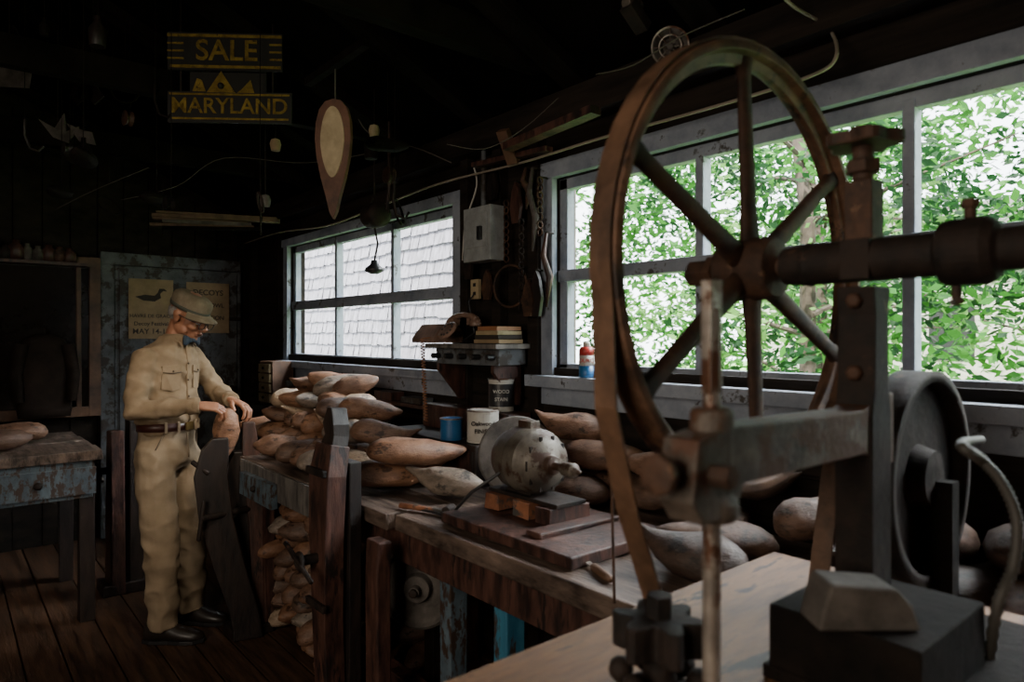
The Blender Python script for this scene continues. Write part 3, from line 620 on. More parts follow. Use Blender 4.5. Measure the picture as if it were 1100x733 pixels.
mb.obj('jar_shelf')
mb=MB()
for i in range(6):
    p0=P(155+random.uniform(0,20),228+i*3.4,4.3); p1=P(292+random.uniform(-30,15),236+i*2.0,4.5); mb.beam(p0,p1,.06,.018,['lumber','lumber','lumber','stone','lumber','rafter'][i],j=.003)
for u in(175,280):
    p=P(u,249,4.42); mb.tube([p,(p.x,p.y,2.5)],.006,'irond',6)
    mb.tube([P(u,252,4.3),P(u,249,4.5),P(u,248,4.65)],.006,'irond',6)
mb.obj('stored_lumber')
def wire(mb,pts,r,mat='cord'):
    cu=[V(p) for p in pts]; out=[]
    for i in range(len(cu)-1):
        p0=cu[max(i-1,0)];p1=cu[i];p2=cu[i+1];p3=cu[min(i+2,len(cu)-1)]
        for k in range(6):
            t=k/6; out.append(.5*((2*p1)+(-p0+p2)*t+(2*p0-5*p1+4*p2-p3)*t*t+(-p0+3*p1-3*p2+p3)*t**3))
    out.append(cu[-1]); mb.tube(out,r,mat,6)
mb=MB(); X=W-.11
wire(mb,[PX(262,262,X),PX(300,250,X),PX(350,243,X),PX(400,225,X),PX(470,198,X),PX(560,175,X),PX(640,150,X),PX(720,128,X),PX(800,105,X),PX(870,82,X),PX(898,62,X-.1),P(890,30,1.9),P(850,5,1.8),P(820,-30,1.75)],.005)
mb.obj('ceiling_cable')
mb=MB()
wire(mb,[P(385,128,3.2),P(400,145,3.2),P(450,160,3.2),P(485,175,3.1)],.003,'wirem'); wire(mb,[P(480,155,2.7),P(520,160,2.7),P(560,140,2.6),P(600,105,2.5)],.002,'wirem')
wire(mb,[P(130,215,3.6),P(190,200,3.6),P(240,170,3.6),P(330,175,3.6),P(420,160,3.5)],.002,'wirem'); wire(mb,[P(60,225,3.8),P(100,205,3.7),P(160,180,3.6)],.002,'wirem')
wire(mb,[PX(497,280,W-.06),PX(500,240,W-.07),PX(512,200,W-.08),PX(508,176,W-.1)],.004,'white'); wire(mb,[P(640,80,2.2),P(680,70,2.1),P(730,40,2.0),P(800,10,1.9)],.002,'wirem')
mb.obj('loose_wires')
def clut(name,fn):
    mb=MB(); fn(mb); mb.obj(name,.002)
def reflector(mb):
    c=P(720,50,2.2); ax=(CAM-c).normalized(); mb.lathe(c-ax*.05,ax,[(.02,-.05),(.025,0),(.055,.045),(.06,.05),(.055,.052),(.025,.01)],'stone',28); mb.ring(c,ax,.058,.004,'steel'); mb.ring(c,ax,.035,.003,'steel'); mb.sph(c-ax*.02,.014,'stone'); mb.tube([c-ax*.1,c-ax*.12+Z*.4],.005,'irond',6)
    mb.cyl(c-ax*.1,c-ax*.05,.022,'irond')
    for i in range(8):
        a=i*.785; x_,y_=orth(ax); d=x_*math.cos(a)+y_*math.sin(a); mb.tube([c+d*.012,c+d*.057],.0025,'motor',5)
clut('clamp_reflector_lamp',reflector)
def bulb(mb):
    c=P(437,6,2.4); mb.sph(c,.035,'cream'); mb.cyl(c+Z*.03,c+Z*.09,.018,'blk'); mb.cyl(c+Z*.09,c+Z*.3,.004,'blk')
clut('light_bulb',bulb)
def bracket(mb):
    c=P(683,18,2.2); mb.box(c,(.10,.05,.04),'irond',Matrix.Rotation(.6,3,'Y')); mb.cyl(c+V((-.05,0,.03)),c+V((.05,0,.06)),.018,'motor'); mb.tube([c,c+Z*.3],.006,'irond',6)
clut('mounting_bracket',bracket)
def paper(mb):
    c=P(10,75,3.3); mb.prism([(-.12,-.08),(.1,-.09),(.12,.06),(-.1,.08)],c,R,Z,.004,'stone'); mb.sph(c+V((.03,-.01,.01)),.012,'blk',8,5); mb.tube([c+Z*.06,c+Z*.5],.003,'irond',5)
clut('hanging_card',paper)
def gulls(mb):
    c=P(62,140,3.4); s_=3.4/733
    mb.prism([(-20*s_,12*s_),(-4*s_,-8*s_),(12*s_,-14*s_),(24*s_,4*s_),(10*s_,-2*s_),(8*s_,18*s_),(-2*s_,2*s_)],c,R,Z,.01,'stone'); mb.tube([c,c+Z*.5],.003,'irond',5)
    mb.prism([(-16*s_,14*s_),(-2*s_,-6*s_),(16*s_,-10*s_),(12*s_,4*s_),(2*s_,6*s_)],c+R*.12-Z*.03,R,Z,.008,'stone')
clut('carved_bird_cutout',gulls)
def clutter(mb):
    rr=random.Random(21)
    for i in range(64):
        u=rr.uniform(-10,600); v=rr.uniform(0,215 if u<470 else 120); t_=rr.uniform(2.7,3.8); c=P(u,v,t_)
        if 175<u<320 and v<150: continue
        if 330<u<390 and v<245: continue
        top=roofz(c.x)-.03
        if c.z>top-.03 or c.x>1.8: continue
        mb.tube([c,(c.x,c.y,top)],.0018,'nearblack',4)
        m=rr.choice(['irond','nearblack','black','irond','black','nearblack','iron','nearblack']); k=rr.randrange(6); s_=rr.uniform(.04,.08)
        if k==0: mb.ring(c-Z*s_,(rr.uniform(-1,1),rr.uniform(-1,1),.2),s_,.006,m,24,6)
        elif k==1: mb.lathe(c-Z*s_*1.6,Z,[(s_*.4,0),(s_*.45,s_*.9),(s_*.18,s_*1.3),(s_*.18,s_*1.6)],m,14,True)
        elif k==2: mb.tube([c,c-Z*s_+V((0,.01,0)),c-Z*s_*1.8+V((.02,.02,0)),c-Z*s_*2+V((.05,0,0)),c-Z*s_*1.6+V((.07,0,0))],.006,m,6)
        elif k==3: decoy(mb,c-Z*.04,(rr.uniform(-1,1),rr.uniform(-1,1),0),.2,.09,.07,M[m])
        elif k==4: mb.prism([(0,0),(.02,-s_),(.05,-s_*1.6),(.0,-s_*2.2),(-.04,-s_*1.5),(-.02,-s_)],c,R,Z,.012,m)
        else: mb.lathe(c-V((.03,0,s_*.5)),(1,.2,0),[(s_*.2,0),(s_*.6,.006),(s_*.45,.02),(s_*.6,.036),(s_*.2,.04)],m,20)
    for u,v,m in((296,155,'paper'),(402,140,'cream'),(285,215,'stone')):
        c=P(u,v,3.15); mb.lathe(c-Z*.03,Z,[(.02,0),(.026,.03),(.02,.05),(.008,.055)],m,14,True); mb.tube([c,(c.x,c.y,roofz(c.x)-.02)],.002,'irond',5)
clut('hanging_shop_clutter',clutter)
def pulleys(mb):
    a=PX(418,200,1.6); mb.tube([a+Z*.3,a,a-Z*.1+V((0,.02,0)),a-Z*.13,a-Z*.1-V((0,.03,0))],.008,'benchdark',8); mb.lathe(a+V((-.02,0,.05)),(1,0,0),[(.03,0),(.04,.005),(.034,.02),(.04,.035),(.03,.04)],'iron',24)
clut('pulley_hook',pulleys)
mb=MB(); mb.beam(PX(545,145,W-.2)+V((0,0,-.05)),PX(640,118,W-.2),.05,.03,'benchdark'); mb.beam(PX(540,140,W-.2),PX(552,175,W-.12),.05,.03,'framebr'); mb.beam(PX(510,178,W-.12),PX(590,160,W-.12),.04,.02,'benchdark'); mb.obj('roof_brace')
# ================================================================ FOREGROUND MACHINE
TZ=1.0
mb=MB(); 
for i in range(2):
    ya=.775-.60*(i+1); mb.bb((.30,ya+.002,TZ-.045),(1.40,ya+.60,TZ),'tan',.001)
mb.bb((.34,.70,TZ-.16),(1.36,.74,TZ-.046),'benchdark'); mb.bb((.34,-.4,TZ-.16),(.38,.69,TZ-.046),'benchdark')
for x,y in((.36,.62),(1.30,.62),(.36,-.38),(1.30,-.38)): mb.bb((x,y,0),(x+.08,y+.07,TZ-.046),'benchdark')
mb.obj('machine_table',.004)
mc=V((1.0,.594,1.578)); AY=V((0,-1,0)); RW=.345
mb=MB()
mb.torus(mc,AY,RW,[(.006,-.022),(.006,.022),(-.008,.024),(-.010,.009),(-.025,.006),(-.025,-.006),(-.010,-.009),(-.008,-.024)],'rim',96)
for k in range(6):
    a=math.radians(94+60*k); d=V((math.cos(a),0,math.sin(a)));
    rg=[]
    for f,w in((.03,.023),(.1,.018),(.2,.016),(.3,.015),(RW-.01,.021)): rg.append((mc+d*f,AY*w*.62,d.cross(AY)*w))
    mb.rings(rg,'iron',12)
mb.lathe(mc-AY*.05,AY,[(.02,0),(.045,.004),(.05,.012),(.05,.088),(.045,.095),(.02,.1)],'iron',32)
mb.cyl(mc-AY*.10,mc+AY*.75,.016,'iron'); mb.lathe(mc-AY*.11,AY,[(.014,-.01),(.024,0),(.024,.035),(.03,.037),(.03,.05)],'iron',6)
mb.lathe(mc,AY,[(.028,.06),(.031,.09),(.033,.1),(.031,.105),(.029,.27),(.041,.275),(.043,.285),(.043,.325),(.036,.335),(.027,.34),(.027,.40),(.02,.41)],'irond',32)
mb.bb((1.0-.030,.400,1.578-.028),(1.0+.030,.440,1.578+.028),'irond')
mb.cyl(mc+AY*.305+Z*.04,mc+AY*.305+Z*.058,.007,'iron'); mb.lathe(mc+AY*.305+Z*.055,Z,[(.010,0),(.012,.006),(.010,.012)],'iron',6)
mb.cyl(mc+AY*.29-Z*.04,mc+AY*.29-Z*.062,.006,'iron'); mb.tube([mc+AY*.29-Z*.063+V((-.02,-.01,0)),mc+AY*.29-Z*.063+V((.02,.01,0))],.005,'iron')
mb.obj('spoked_flywheel',.0015)
mb=MB(); px,py=1.0,.42
mb.prism([(-.032,1.10),(.032,1.10),(.032,1.36),(.024,1.40),(.022,1.50),(.028,1.54),(-.028,1.54),(-.022,1.50),(-.024,1.40),(-.032,1.36)],(px,py-.026,0),(1,0,0),(0,0,1),-.052,'irond')
mb.bb((px-.019,py-.019,1.60),(px+.019,py+.019,1.69),'iron',.002)
mb.cyl((px,py,1.69),(px,py,1.755),.014,'iron')
pts=[]
for i in range(40):
    a=2*math.pi*i/40; r=.046+.006*math.cos(5*a); pts.append((r*math.cos(a),r*math.sin(a)))
mb.prism(pts,(px,py,1.738),(1,0,0),(0,1,0),.018,'iron'); mb.lathe((px,py,1.756),Z,[(.02,0),(.018,.01),(.008,.012)],'iron',12)
mb.lathe((px,py,1.70),Z,[(.024,0),(.024,.018),(.018,.02)],'iron',6)
for z_ in(1.42,1.52): mb.lathe((px-.024,py,z_),(-1,0,0),[(.012,0),(.012,.008),(.008,.012)],'iron',6)
arm=[(-.435,-.040),(-.425,.022),(-.36,.030),(-.05,.026),(.03,.045),(.05,.045),(.05,-.055),(.03,-.057),(-.04,-.034),(-.34,-.032),(-.36,-.062),(-.415,-.065)]
mb.prism(arm,(px,py-.022,1.345),(1,0,0),(0,0,1),-.044,'castarm')
mb.lathe((.63,py,1.275),Z,[(.024,0),(.028,.006),(.028,.02),(.023,.03),(.023,.115),(.018,.12)],'castarm',24)
mb.cyl((.60,py-.020,1.33),(.60,py-.045,1.33),.013,'iron',seg=6); mb.lathe((.563,py,1.335),V((-1,0,0)),[(.012,-.02),(.012,.015),(.022,.017),(.022,.028),(.012,.03)],'iron',8)
mb.bb((px-.13,.20,TZ+.001),(px+.30,.50,TZ+.02),'nearblack'); mb.bb((px-.13,.30,TZ+.02),(px+.10,.49,TZ+.105),'nearblack')
mb.obj('drill_press_frame',.004)
mb=MB(); sx=.63
mb.cyl((sx,py,TZ+.001),(sx,py,1.50),.0095,'steel'); mb.bb((sx-.0115,py-.006,1.41),(sx+.0115,py+.006,1.53),'steel',.001); mb.lathe((sx,py,TZ+.001),Z,[(.03,0),(.03,.02),(.018,.03)],'irond',20)
mb.obj('spindle_rod',.001)
mb=MB(); c=V((.715,.555,TZ+.001)); 
mb.lathe(c,Z,[(.05,0),(.05,.012),(.022,.02),(.022,.09),(.03,.095)],'irond',24)
pts=[]
for i in range(48):
    a=2*math.pi*i/48; r=.049+.013*math.cos(6*a); pts.append((r*math.cos(a),r*math.sin(a)))
mb.prism(pts,c+Z*.062,(1,0,0),(0,1,0),.045,'irond'); mb.cyl(c+Z*.1,c+Z*.135,.018,'irond',seg=6)
for i in range(6):
    a=i*math.pi/3; mb.sph(c+V((math.cos(a)*.05,math.sin(a)*.05,.03)),.017,'irond',10,6)
mb.obj('lobed_clamp_knob',.002)
mb=MB(); pts=[V((.775,.594,TZ+.001)),V((.755,.594,1.11)),V((.70,.594,1.24)),V((.658,.594,1.38))]
for i in range(26):
    a=math.radians(190-i*(200/25)); pts.append(mc+V((math.cos(a),0,math.sin(a)))*(RW+.0085))
pts+= [V((1.30,.594,1.30)),V((1.22,.594,TZ+.001))]
vs=[];fs=[]
for i,p in enumerate(pts):
    d=(pts[min(i+1,len(pts)-1)]-pts[max(i-1,0)]).normalized(); nn=d.cross(AY).normalized()
    for a_,b_ in((-.018,0),(.018,0),(.018,.004),(-.018,.004)): vs.append(p+AY*a_+nn*b_*-1)
for i in range(len(pts)-1):
    for k in range(4): fs.append((i*4+k,i*4+(k+1)%4,(i+1)*4+(k+1)%4,(i+1)*4+k))
mb.add(vs,fs,'belt'); mb.obj('leather_drive_belt')
mb=MB(); c=V((1.43,.50,1.205)); mb.torus(c,AY,.19,[(.01,-.03),(.01,.03),(-.01,.03),(-.01,-.03)],'irond',64)
mb.lathe(c,AY,[(.02,-.012),(.185,-.012),(.185,.004),(.16,.0),(.06,.0),(.05,.03),(.02,.032)],'irond',40)
mb.bb((1.425,.44,BT),(1.46,.52,1.2),'nearblack'); mb.obj('belt_pulley')
mb=MB(); pts=[P(1033,478,.98),P(1056,496,.97),P(1078,522,.96),P(1092,560,.95),P(1088,610,.94),P(1072,650,.93)]
pts=[c+V((.16,-.06,.06))]+pts
pts.append(V((pts[-1].x+.03,pts[-1].y+.02,TZ)))
sm=[]
for i in range(len(pts)-1):
    p0=pts[max(i-1,0)];p1=pts[i];p2=pts[i+1];p3=pts[min(i+2,len(pts)-1)]
    for k in range(12):
        t=k/12; sm.append(.5*((2*p1)+(-p0+p2)*t+(2*p0-5*p1+4*p2-p3)*t*t+(-p0+3*p1-3*p2+p3)*t**3))
sm.append(pts[-1]); mb.tube(sm,[.0085 if i%2 else .0064 for i in range(len(sm))],'hose',12); mb.obj('ribbed_hose')
mb=MB(); c=PZ(925,672,TZ+.107); mb.prism([(-.062,0),(.066,0),(.055,.03),(.035,.052),(-.045,.058),(-.055,.03)],c-F*.02,R,Z,-.06,'stone'); mb.obj('wooden_wedge_block',.004)
mb=MB(); wire(mb,[P(655,430,1.3),P(657,520,1.3),P(659,600,1.3),P(660,648,1.3)],.003,'iron'); mb.obj('pull_cord')
# ================================================================ MAN
BASE=PZ(192,679,0)
_vd=(F-R*.488).normalized(); F=_vd; R=V((F.y,-F.x,0))
def L(lx,d,z): return BASE+R*(lx*.92)-F*d+Z*z
th=math.radians(40)
FV=(R*math.cos(th)-F*math.sin(th)); SV=(R*-math.sin(th)-F*math.cos(th))
man=empty('man_carving_decoy')
mb=MB(); tor=[(.995,-.055,.140,.113),(1.03,-.055,.142,.114),(1.06,-.055,.157,.128),(1.12,-.06,.161,.130),(1.22,-.065,.170,.124),(1.32,-.06,.178,.120),(1.38,-.05,.170,.108),(1.42,-.04,.130,.090),(1.45,-.03,.090,.074),(1.475,-.018,.062,.062)]
mb.rings([(L(c,0,z),SV*a,FV*b) for z,c,a,b in tor],'shirt',28)
Rs=L(-.160,.12,1.365);Re=L(-.20,.20,1.13);Rw=L(.09,.25,1.145)
Ls=L(.06,-.12,1.365);Le=L(.20,-.15,1.18);Lw=L(.26,.055,1.15)
def arm_(s_,e,w):
    i0=s_.lerp(L(-.05,0,1.37),.5)
    mb.tube([i0,s_,s_.lerp(e,.35),s_.lerp(e,.8),e,e.lerp(w,.2),e.lerp(w,.55),e.lerp(w,.9),w],[.054,.060,.057,.052,.051,.050,.045,.039,.037],'shirt',16)
arm_(Rs,Re,Rw);arm_(Ls,Le,Lw)
def shirtfn(p,n):
    q=V((p.x*9,p.y*9,p.z*13)); k=-abs(noise.noise(q))*1.6+.3+noise.noise(q*2.3)*.45
    return p+n*.015*k
mb.obj('shirt',parent=man,remesh=.008,smooth=3,fn=shirtfn)
mb=MB()
def front(z,side=0,off=.0):
    for i in range(len(tor)-1):
        if tor[i][0]<=z<=tor[i+1][0]:
            f=(z-tor[i][0])/(tor[i+1][0]-tor[i][0]); c,a,b=[tor[i][k]*(1-f)+tor[i+1][k]*f for k in(1,2,3)]
            s_=max(-.99,min(.99,side/a)); return L(c,0,z)+SV*side+FV*(b*math.sqrt(1-s_*s_)+off)
mb.tube([front(z,0,.001) for z in(1.06,1.12,1.2,1.28,1.35,1.40,1.43)],.0065,'shirt',6,ell=1)
for z in(1.10,1.18,1.26,1.34): mb.sph(front(z,0,.009),.005,'seam',8,5)
for sd in(.085,-.085):
    c4=[front(1.33,sd-.042,.006),front(1.33,sd+.042,.006),front(1.22,sd+.042,.007),front(1.21,sd,.007),front(1.22,sd-.042,.007)]
    mb.add(c4+[q-FV*.02 for q in c4],[(0,1,2,3,4),(9,8,7,6,5)]+[(i,(i+1)%5,5+(i+1)%5,5+i) for i in range(5)],'shirt')
    mb.tube([front(1.30,sd-.042,.008),front(1.295,sd,.008),front(1.30,sd+.042,.008)],.0025,'seam',5); mb.sph(front(1.305,sd,.010),.005,'seam',8,5)
nb=L(-.005,0,1.465)
mb.torus(nb+FV*.0,Z,.060,[(.012,-.024),(.018,-.02),(.003,.02),(-.003,.018)],'shirt',32)
for s_ in(-1,1):
    p=nb+FV*.070+SV*s_*.006-Z*.01; vs=[p+Z*.018,p-Z*.012+FV*.008,p+SV*s_*.045-Z*.035+FV*.0,p+SV*s_*.055+Z*.012-FV*.03]
    mb.add(vs+[q-FV*.006 for q in vs],[(0,1,2,3),(7,6,5,4),(0,4,5,1),(1,5,6,2),(2,6,7,3),(3,7,4,0)],'shirt')
for w_,e in((Rw,Re),(Lw,Le)):
    d=(w_-e).normalized(); mb.lathe(w_-d*.045,d,[(.037,0),(.0405,.002),(.039,.05),(.034,.052)],'shirt',24,True)
mb.obj('shirt_details',parent=man)
mb=MB(); p=nb+FV*.086-Z*.012
for s_ in(-1,1): mb.rings([(p,FV*.006,Z*.008),(p+SV*s_*.02,FV*.008,Z*.014),(p+SV*s_*.045,FV*.007,Z*.026),(p+SV*s_*.056-FV*.006,FV*.004,Z*.023)],'bow',12)
mb.sph(p+FV*.003,.011,'bow'); mb.obj('bow_tie',parent=man)
mb=MB(); mb.rings([(L(-.055,0,1.04),SV*.137,FV*.108),(L(-.055,0,1.0),SV*.142,FV*.112),(L(-.058,0,.93),SV*.157,FV*.120),(L(-.055,0,.86),SV*.157,FV*.114),(L(-.05,0,.82),SV*.137,FV*.09)],'pants',26)
def leg(h,k,a): mb.tube([h+Z*.06,h,h.lerp(k,.35),h.lerp(k,.75),k,k.lerp(a,.3),k.lerp(a,.7),a],[.080,.092,.089,.082,.078,.076,.072,.072],'pants',18)
Rh=L(-.115,.065,.88);Rk=L(-.085,.11,.49);Ra=L(-.075,.09,.075)
Lh=L(.01,-.06,.88);Lk=L(.055,-.045,.49);La=L(.06,-.10,.075)
leg(Rh,Rk,Ra);leg(Lh,Lk,La)
def pantfn(p,n):
    lowk=1.3 if (p.z<.28) else (1.3 if .4<p.z<.6 else 1.0)
    q=V((p.x*7+p.z*2,p.y*7,p.z*8)); k=-abs(noise.noise(q+V((5,2,7))))*1.7+.35+noise.noise(q*2.3)*.4
    return p+n*.014*k*lowk
mb.obj('trousers',parent=man,remesh=.008,smooth=3,fn=pantfn)
mb=MB()
mb.tube([front(1.0,0,.002)-Z*0,L(-.055,0,.95)+FV*.122,L(-.05,0,.88)+FV*.119],.004,'pants',6)
for s_ in(1,-1):
    mb.tube([L(-.055,0,1.01)+SV*s_*.112+FV*.078,L(-.055,0,.90)+SV*s_*.153+FV*.045],.003,'seam',5)
mb.obj('trouser_seams',parent=man)
mb=MB(); mb.rings([(L(-.055,0,1.016),SV*.152,FV*.123),(L(-.055,0,1.054),SV*.152,FV*.123)],'beltl',32); 
p=L(-.055,0,1.035)+FV*.125; mb.prism([(-.024,-.019),(.024,-.019),(.024,.019),(-.024,.019)],p,SV*-1,Z,.006,'brass')
for s_ in(-.1,-.05,.06,.11): mb.box(front(1.035,s_,.012),(.012,.012,.05),'pants')
mb.obj('belt',parent=man)
mb=MB()
for a_,yaw in((Ra,.0),(La,.25)):
    f=(R*math.cos(th*.6+yaw*.5)-F*math.sin(th*.6+yaw*.5)).normalized(); s_=f.cross(Z); b=V((a_.x,a_.y,0))
    mb.rings([(b+f*-.085+Z*.045,s_*.018,Z*.03),(b+f*-.075+Z*.05,s_*.032,Z*.05),(b+f*-.03+Z*.055,s_*.037,Z*.055),(b+f*.03+Z*.05,s_*.039,Z*.05),(b+f*.09+Z*.036,s_*.046,Z*.036),(b+f*.15+Z*.03,s_*.044,Z*.029),(b+f*.185+Z*.024,s_*.03,Z*.02),(b+f*.197+Z*.02,s_*.01,Z*.008)],'shoe',18)
    o_=[(-.09,-.02),(-.05,-.038),(.04,-.04),(.1,-.05),(.16,-.046),(.2,-.015),(.2,.015),(.16,.046),(.1,.05),(.04,.04),(-.05,.038),(-.09,.02)]
    mb.prism(o_,b+Z*.001,f,Z.cross(f),.016,'blk')
mb.obj('shoes',parent=man,bevel=.002)
pitch=math.radians(26); hc=L(.05,.02,1.575)
hyaw=math.radians(38); HF=(R*math.cos(hyaw)-F*math.sin(hyaw)); HS=(R*-math.sin(hyaw)-F*math.cos(hyaw))
hx=(HF*math.cos(pitch)-Z*math.sin(pitch)); hz=(Z*math.cos(pitch)+HF*math.sin(pitch)); hy=HS
def H(x,y,z): return hc+hx*x+hy*y+hz*z
def HE(mb,c,r,mat,n=10): mb.ell(H(*c),(hx*r[0],hy*r[1],hz*r[2]),mat,16,n)
mb=MB()
HE(mb,(-.012,0,.035),(.095,.074,.085),'skin',14); HE(mb,(.03,0,-.03),(.060,.060,.075),'skin',12)
HE(mb,(.045,0,-.075),(.042,.042,.034),'skin'); HE(mb,(.072,0,-.092),(.02,.024,.019),'skin')
HE(mb,(.072,0,.018),(.022,.05,.014),'skin')
for s_ in(-1,1): HE(mb,(.062,s_*.036,-.028),(.028,.024,.022),'skin'); HE(mb,(.02,s_*.052,-.062),(.04,.016,.026),'skin'); HE(mb,(.078,s_*.031,-.001),(.012,.016,.011),'skin')
mb.tube([H(.082,0,.012),H(.098,0,-.008),H(.113,0,-.026),H(.108,0,-.036)],[.009,.011,.015,.010],'skin',10)
for s_ in(-1,1): HE(mb,(.098,s_*.012,-.033),(.012,.009,.009),'skin')
HE(mb,(.088,0,-.056),(.012,.024,.008),'skin'); HE(mb,(.086,0,-.067),(.012,.021,.008),'skin')
for s_ in(-1,1):
    HE(mb,(-.008,s_*.074,-.006),(.019,.008,.032),'skin'); HE(mb,(-.012,s_*.081,.006),(.02,.006,.02),'skin')
mb.tube([L(-.02,0,1.44),L(-.005,0,1.49),H(-.025,0,-.05),H(-.02,0,.0)],[.058,.052,.052,.052],'skin',16)
mb.obj('head',parent=man,remesh=.0035,smooth=4)
mb=MB()
HE(mb,(.093,0,-.0575),(.009,.021,.0045),'lip'); HE(mb,(.091,0,-.0655),(.009,.019,.0045),'lip'); HE(mb,(.0985,0,-.0613),(.004,.021,.0015),'ink')
for s_ in(-1,1):
    HE(mb,(.083,s_*.031,-.002),(.010,.014,.008),'eye'); HE(mb,(.092,s_*.031,-.004),(.003,.005,.005),'ink'); HE(mb,(.087,s_*.031,.004),(.010,.016,.006),'skin')
    mb.tube([H(.092,s_*.016,.018),H(.096,s_*.032,.023),H(.085,s_*.05,.016)],.004,'hair',6)
    mb.ring(H(.112,s_*.032,-.004),hx,.023,.0022,'blk',28,6); mb.tube([H(.110,s_*.055,.003),H(.05,s_*.077,.004),H(-.01,s_*.084,.006),H(-.03,s_*.080,-.012)],.0022,'blk',6)
    HE(mb,(-.035,s_*.063,-.002),(.038,.014,.033),'hair')
mb.tube([H(.112,-.010,.002),H(.116,0,.006),H(.112,.010,.002)],.0022,'blk',6); HE(mb,(-.072,0,.003),(.034,.056,.043),'hair')
mb.obj('face_details',parent=man)
mb=MB()
rg=[]
for zz,a,b,o_ in((.030,.099,.080,-.012),(.05,.102,.083,-.012),(.078,.104,.085,-.012),(.095,.098,.080,-.014),(.108,.078,.064,-.016),(.114,.045,.037,-.018),(.116,.006,.005,-.018)): rg.append((H(o_,0,zz),hx*a,hy*b))
mb.rings(rg,'cap',28)
mb.rings([(H(-.012,0,.031),hx*.1015,hy*.0825),(H(-.012,0,.050),hx*.1045,hy*.0855)],'capg',28)
vs=[];n_=14
for i in range(n_+1):
    a=math.radians(-62+124*i/n_); 
    for r1,dz in((0,.036),(1,.018)):
        rr=.094+.062*r1*math.cos(a)**.6 if r1 else .094
        for t_ in(0,.005): vs.append(H(-.012+rr*math.cos(a)*1.0,rr*math.sin(a)*(.86 if not r1 else .8),dz-(.012*math.sin(a)**2 if r1 else .0)+t_))
fs=[]
for i in range(n_):
    b=i*4;c=b+4; fs+=[(b,c,c+2,b+2),(b+1,b+3,c+3,c+1),(b+2,c+2,c+3,b+3)]
mb.add(vs,fs,'cap',True); mb.sph(H(-.018,0,.117),.008,'capg',10,6)
mb.obj('flat_cap',parent=man)
def hand(w,dr,nrm,ts,curl,name):
    dr=V(dr).normalized(); nrm=V(nrm); nrm=(nrm-dr*nrm.dot(dr)).normalized(); ts=V(ts); ts=(ts-dr*ts.dot(dr)-nrm*ts.dot(nrm)).normalized()
    mb=MB()
    mb.rings([(w-dr*.04,ts*.026,nrm*.020),(w,ts*.026,nrm*.019),(w+dr*.03,ts*.037,nrm*.018),(w+dr*.07,ts*.041,nrm*.015),(w+dr*.088,ts*.038,nrm*.011)],'skin',16)
    for i in range(4):
        b=w+dr*(.078-(.006 if i in(0,3) else 0))+ts*(.030-.0205*i); ll=[(.042,.026,.022),(.046,.030,.023),(.043,.028,.022),(.034,.022,.019)][i]
        pts=[b]; a=0; p=b
        for j in range(3):
            a+=curl[j]+.06*i*(j>0); dd=dr*math.cos(a)+nrm*math.sin(a)+ts*(.10-.07*i); p=p+dd.normalized()*ll[j]; pts.append(p)
        q=[pts[0],pts[0].lerp(pts[1],.5),pts[1],pts[1].lerp(pts[2],.5),pts[2],pts[2].lerp(pts[3],.6),pts[3]]
        mb.tube(q,[.0095,.0088,.0095,.0082,.0085,.0078,.0055],'skin',10)
    b=w+dr*.022+ts*.026+nrm*.004; d1=(dr*.6+ts*.65+nrm*.35).normalized(); d2=(dr*.85+ts*.2+nrm*.5).normalized()
    mb.tube([b,b+d1*.02,b+d1*.042,b+d1*.042+d2*.018,b+d1*.042+d2*.034],[.015,.013,.011,.0105,.007],'skin',10)
    mb.obj(name,parent=man,remesh=.0028,smooth=2)
hand(Rw,R*.98-Z*.10-F*.02,-Z*.85+F*.35,F*.9+R*.1,(.5,.75,.6),'hand_right')
hand(Lw,-F*.5+R*.65-Z*.30,-Z*.9-R*.3,-F*1-R*.6,(.45,.7,.5),'hand_left')
vz=MB()
plank(vz,[L(.335,.22,0.0),L(.31,.22,.14),L(.24,.22,.36),L(.175,.22,.6),L(.15,.22,.8),L(.17,.22,.93),L(.195,.22,.985)],[.13,.13,.14,.15,.15,.12,.07],.06,'black',R)
plank(vz,[L(.40,.16,0),L(.38,.16,.5),L(.35,.15,.9),L(.34,.14,1.045)],[.07,.07,.08,.055],.07,'benchdark',R)
plank(vz,[L(.33,.12,0),L(.30,.12,.6),L(.28,.12,.9)],[.12,.14,.11],.06,'black',R)
vz.cyl(L(.10,.29,.62),L(.42,.14,.62),.016,'irond'); vz.tube([L(.115,.28,.70),L(.09,.30,.52)],.010,'irond'); vz.tube([L(.06,.22,.88),L(.14,.25,.82)],.012,'irond')
q=L(.34,.15,0); vz.box((q.x,q.y,.025),(.20,.16,.05),'black')
vz.obj('carving_vise',.006)
mb=MB(); decoy(mb,L(.225,.17,.99),Z*1+R*.05,.26,.125,.115,DEC[2],up=-F-R*.2,prof=DPA); mb.obj('decoy_being_carved')
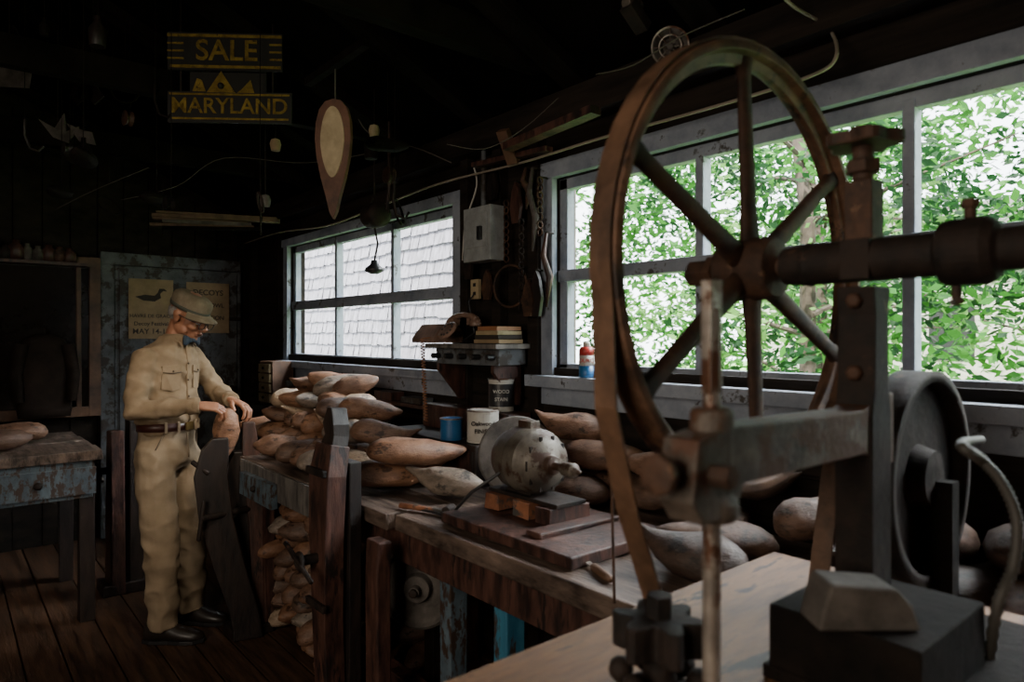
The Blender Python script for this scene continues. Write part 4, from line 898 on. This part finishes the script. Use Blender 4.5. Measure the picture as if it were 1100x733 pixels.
# ================================================================ LIGHT
w=bpy.data.worlds.new('sky'); S.world=w; w.use_nodes=True; nt=w.node_tree; bg=nt.nodes['Background']
sky=nt.nodes.new('ShaderNodeTexSky'); sky.sky_type='HOSEK_WILKIE'; sky.sun_direction=(-.5,-.3,.8); sky.turbidity=6
mxn=nt.nodes.new('ShaderNodeMix'); mxn.data_type='RGBA'; mxn.inputs[0].default_value=.7; mxn.inputs[7].default_value=(.92,.97,1,1); nt.links.new(sky.outputs[0],mxn.inputs[6]); nt.links.new(mxn.outputs[2],bg.inputs[0]); bg.inputs[1].default_value=13.0
def light(name,kind,loc,tgt,e,c,size=1,sy=None,**k):
    l=bpy.data.lights.new(name,kind); l.energy=e; l.color=c
    if kind=='AREA': l.size=size; 
    if sy: l.shape='RECTANGLE'; l.size_y=sy
    o=bpy.data.objects.new(name,l); S.collection.objects.link(o); o.location=loc; o.rotation_euler=(V(tgt)-V(loc)).to_track_quat('-Z','Y').to_euler()
    for a,b in k.items(): setattr(l,a,b)
    return o
s=light('sun','SUN',(0,0,8),(3.2,1.6,4),22,(1,.95,.84)); s.data.angle=.02
s=light('added_soft_sun','SUN',(6,0,8),(5.4,.32,7.35),14,(.95,.98,1)); s.data.angle=.7  # second, wide sun added to push more light through the window
light('room_fill','AREA',(-1.6,.4,1.9),(1.2,2.6,.6),50,(1,.86,.70),1.4,1.6)  # added fill lamp inside the closed room; no doorway is built
light('man_fill_spot','SPOT',(.75,1.9,2.5),(.85,3.6,1.05),140,(1,.86,.68),spot_size=.70,spot_blend=1.0,shadow_soft_size=.12)  # added spot that brightens the man; no fixture hangs here
# ================================================================ CAMERA
cd=bpy.data.cameras.new('cam'); co=bpy.data.objects.new('camera',cd); S.collection.objects.link(co)
cd.lens=733/1100*36; cd.sensor_width=36; co.location=CAM; co.rotation_euler=(math.pi/2,0,-A); cd.shift_y=-4.5/1100
cd.clip_start=.05; cd.dof.use_dof=True; cd.dof.focus_distance=3.3; cd.dof.aperture_fstop=3.5
S.camera=co
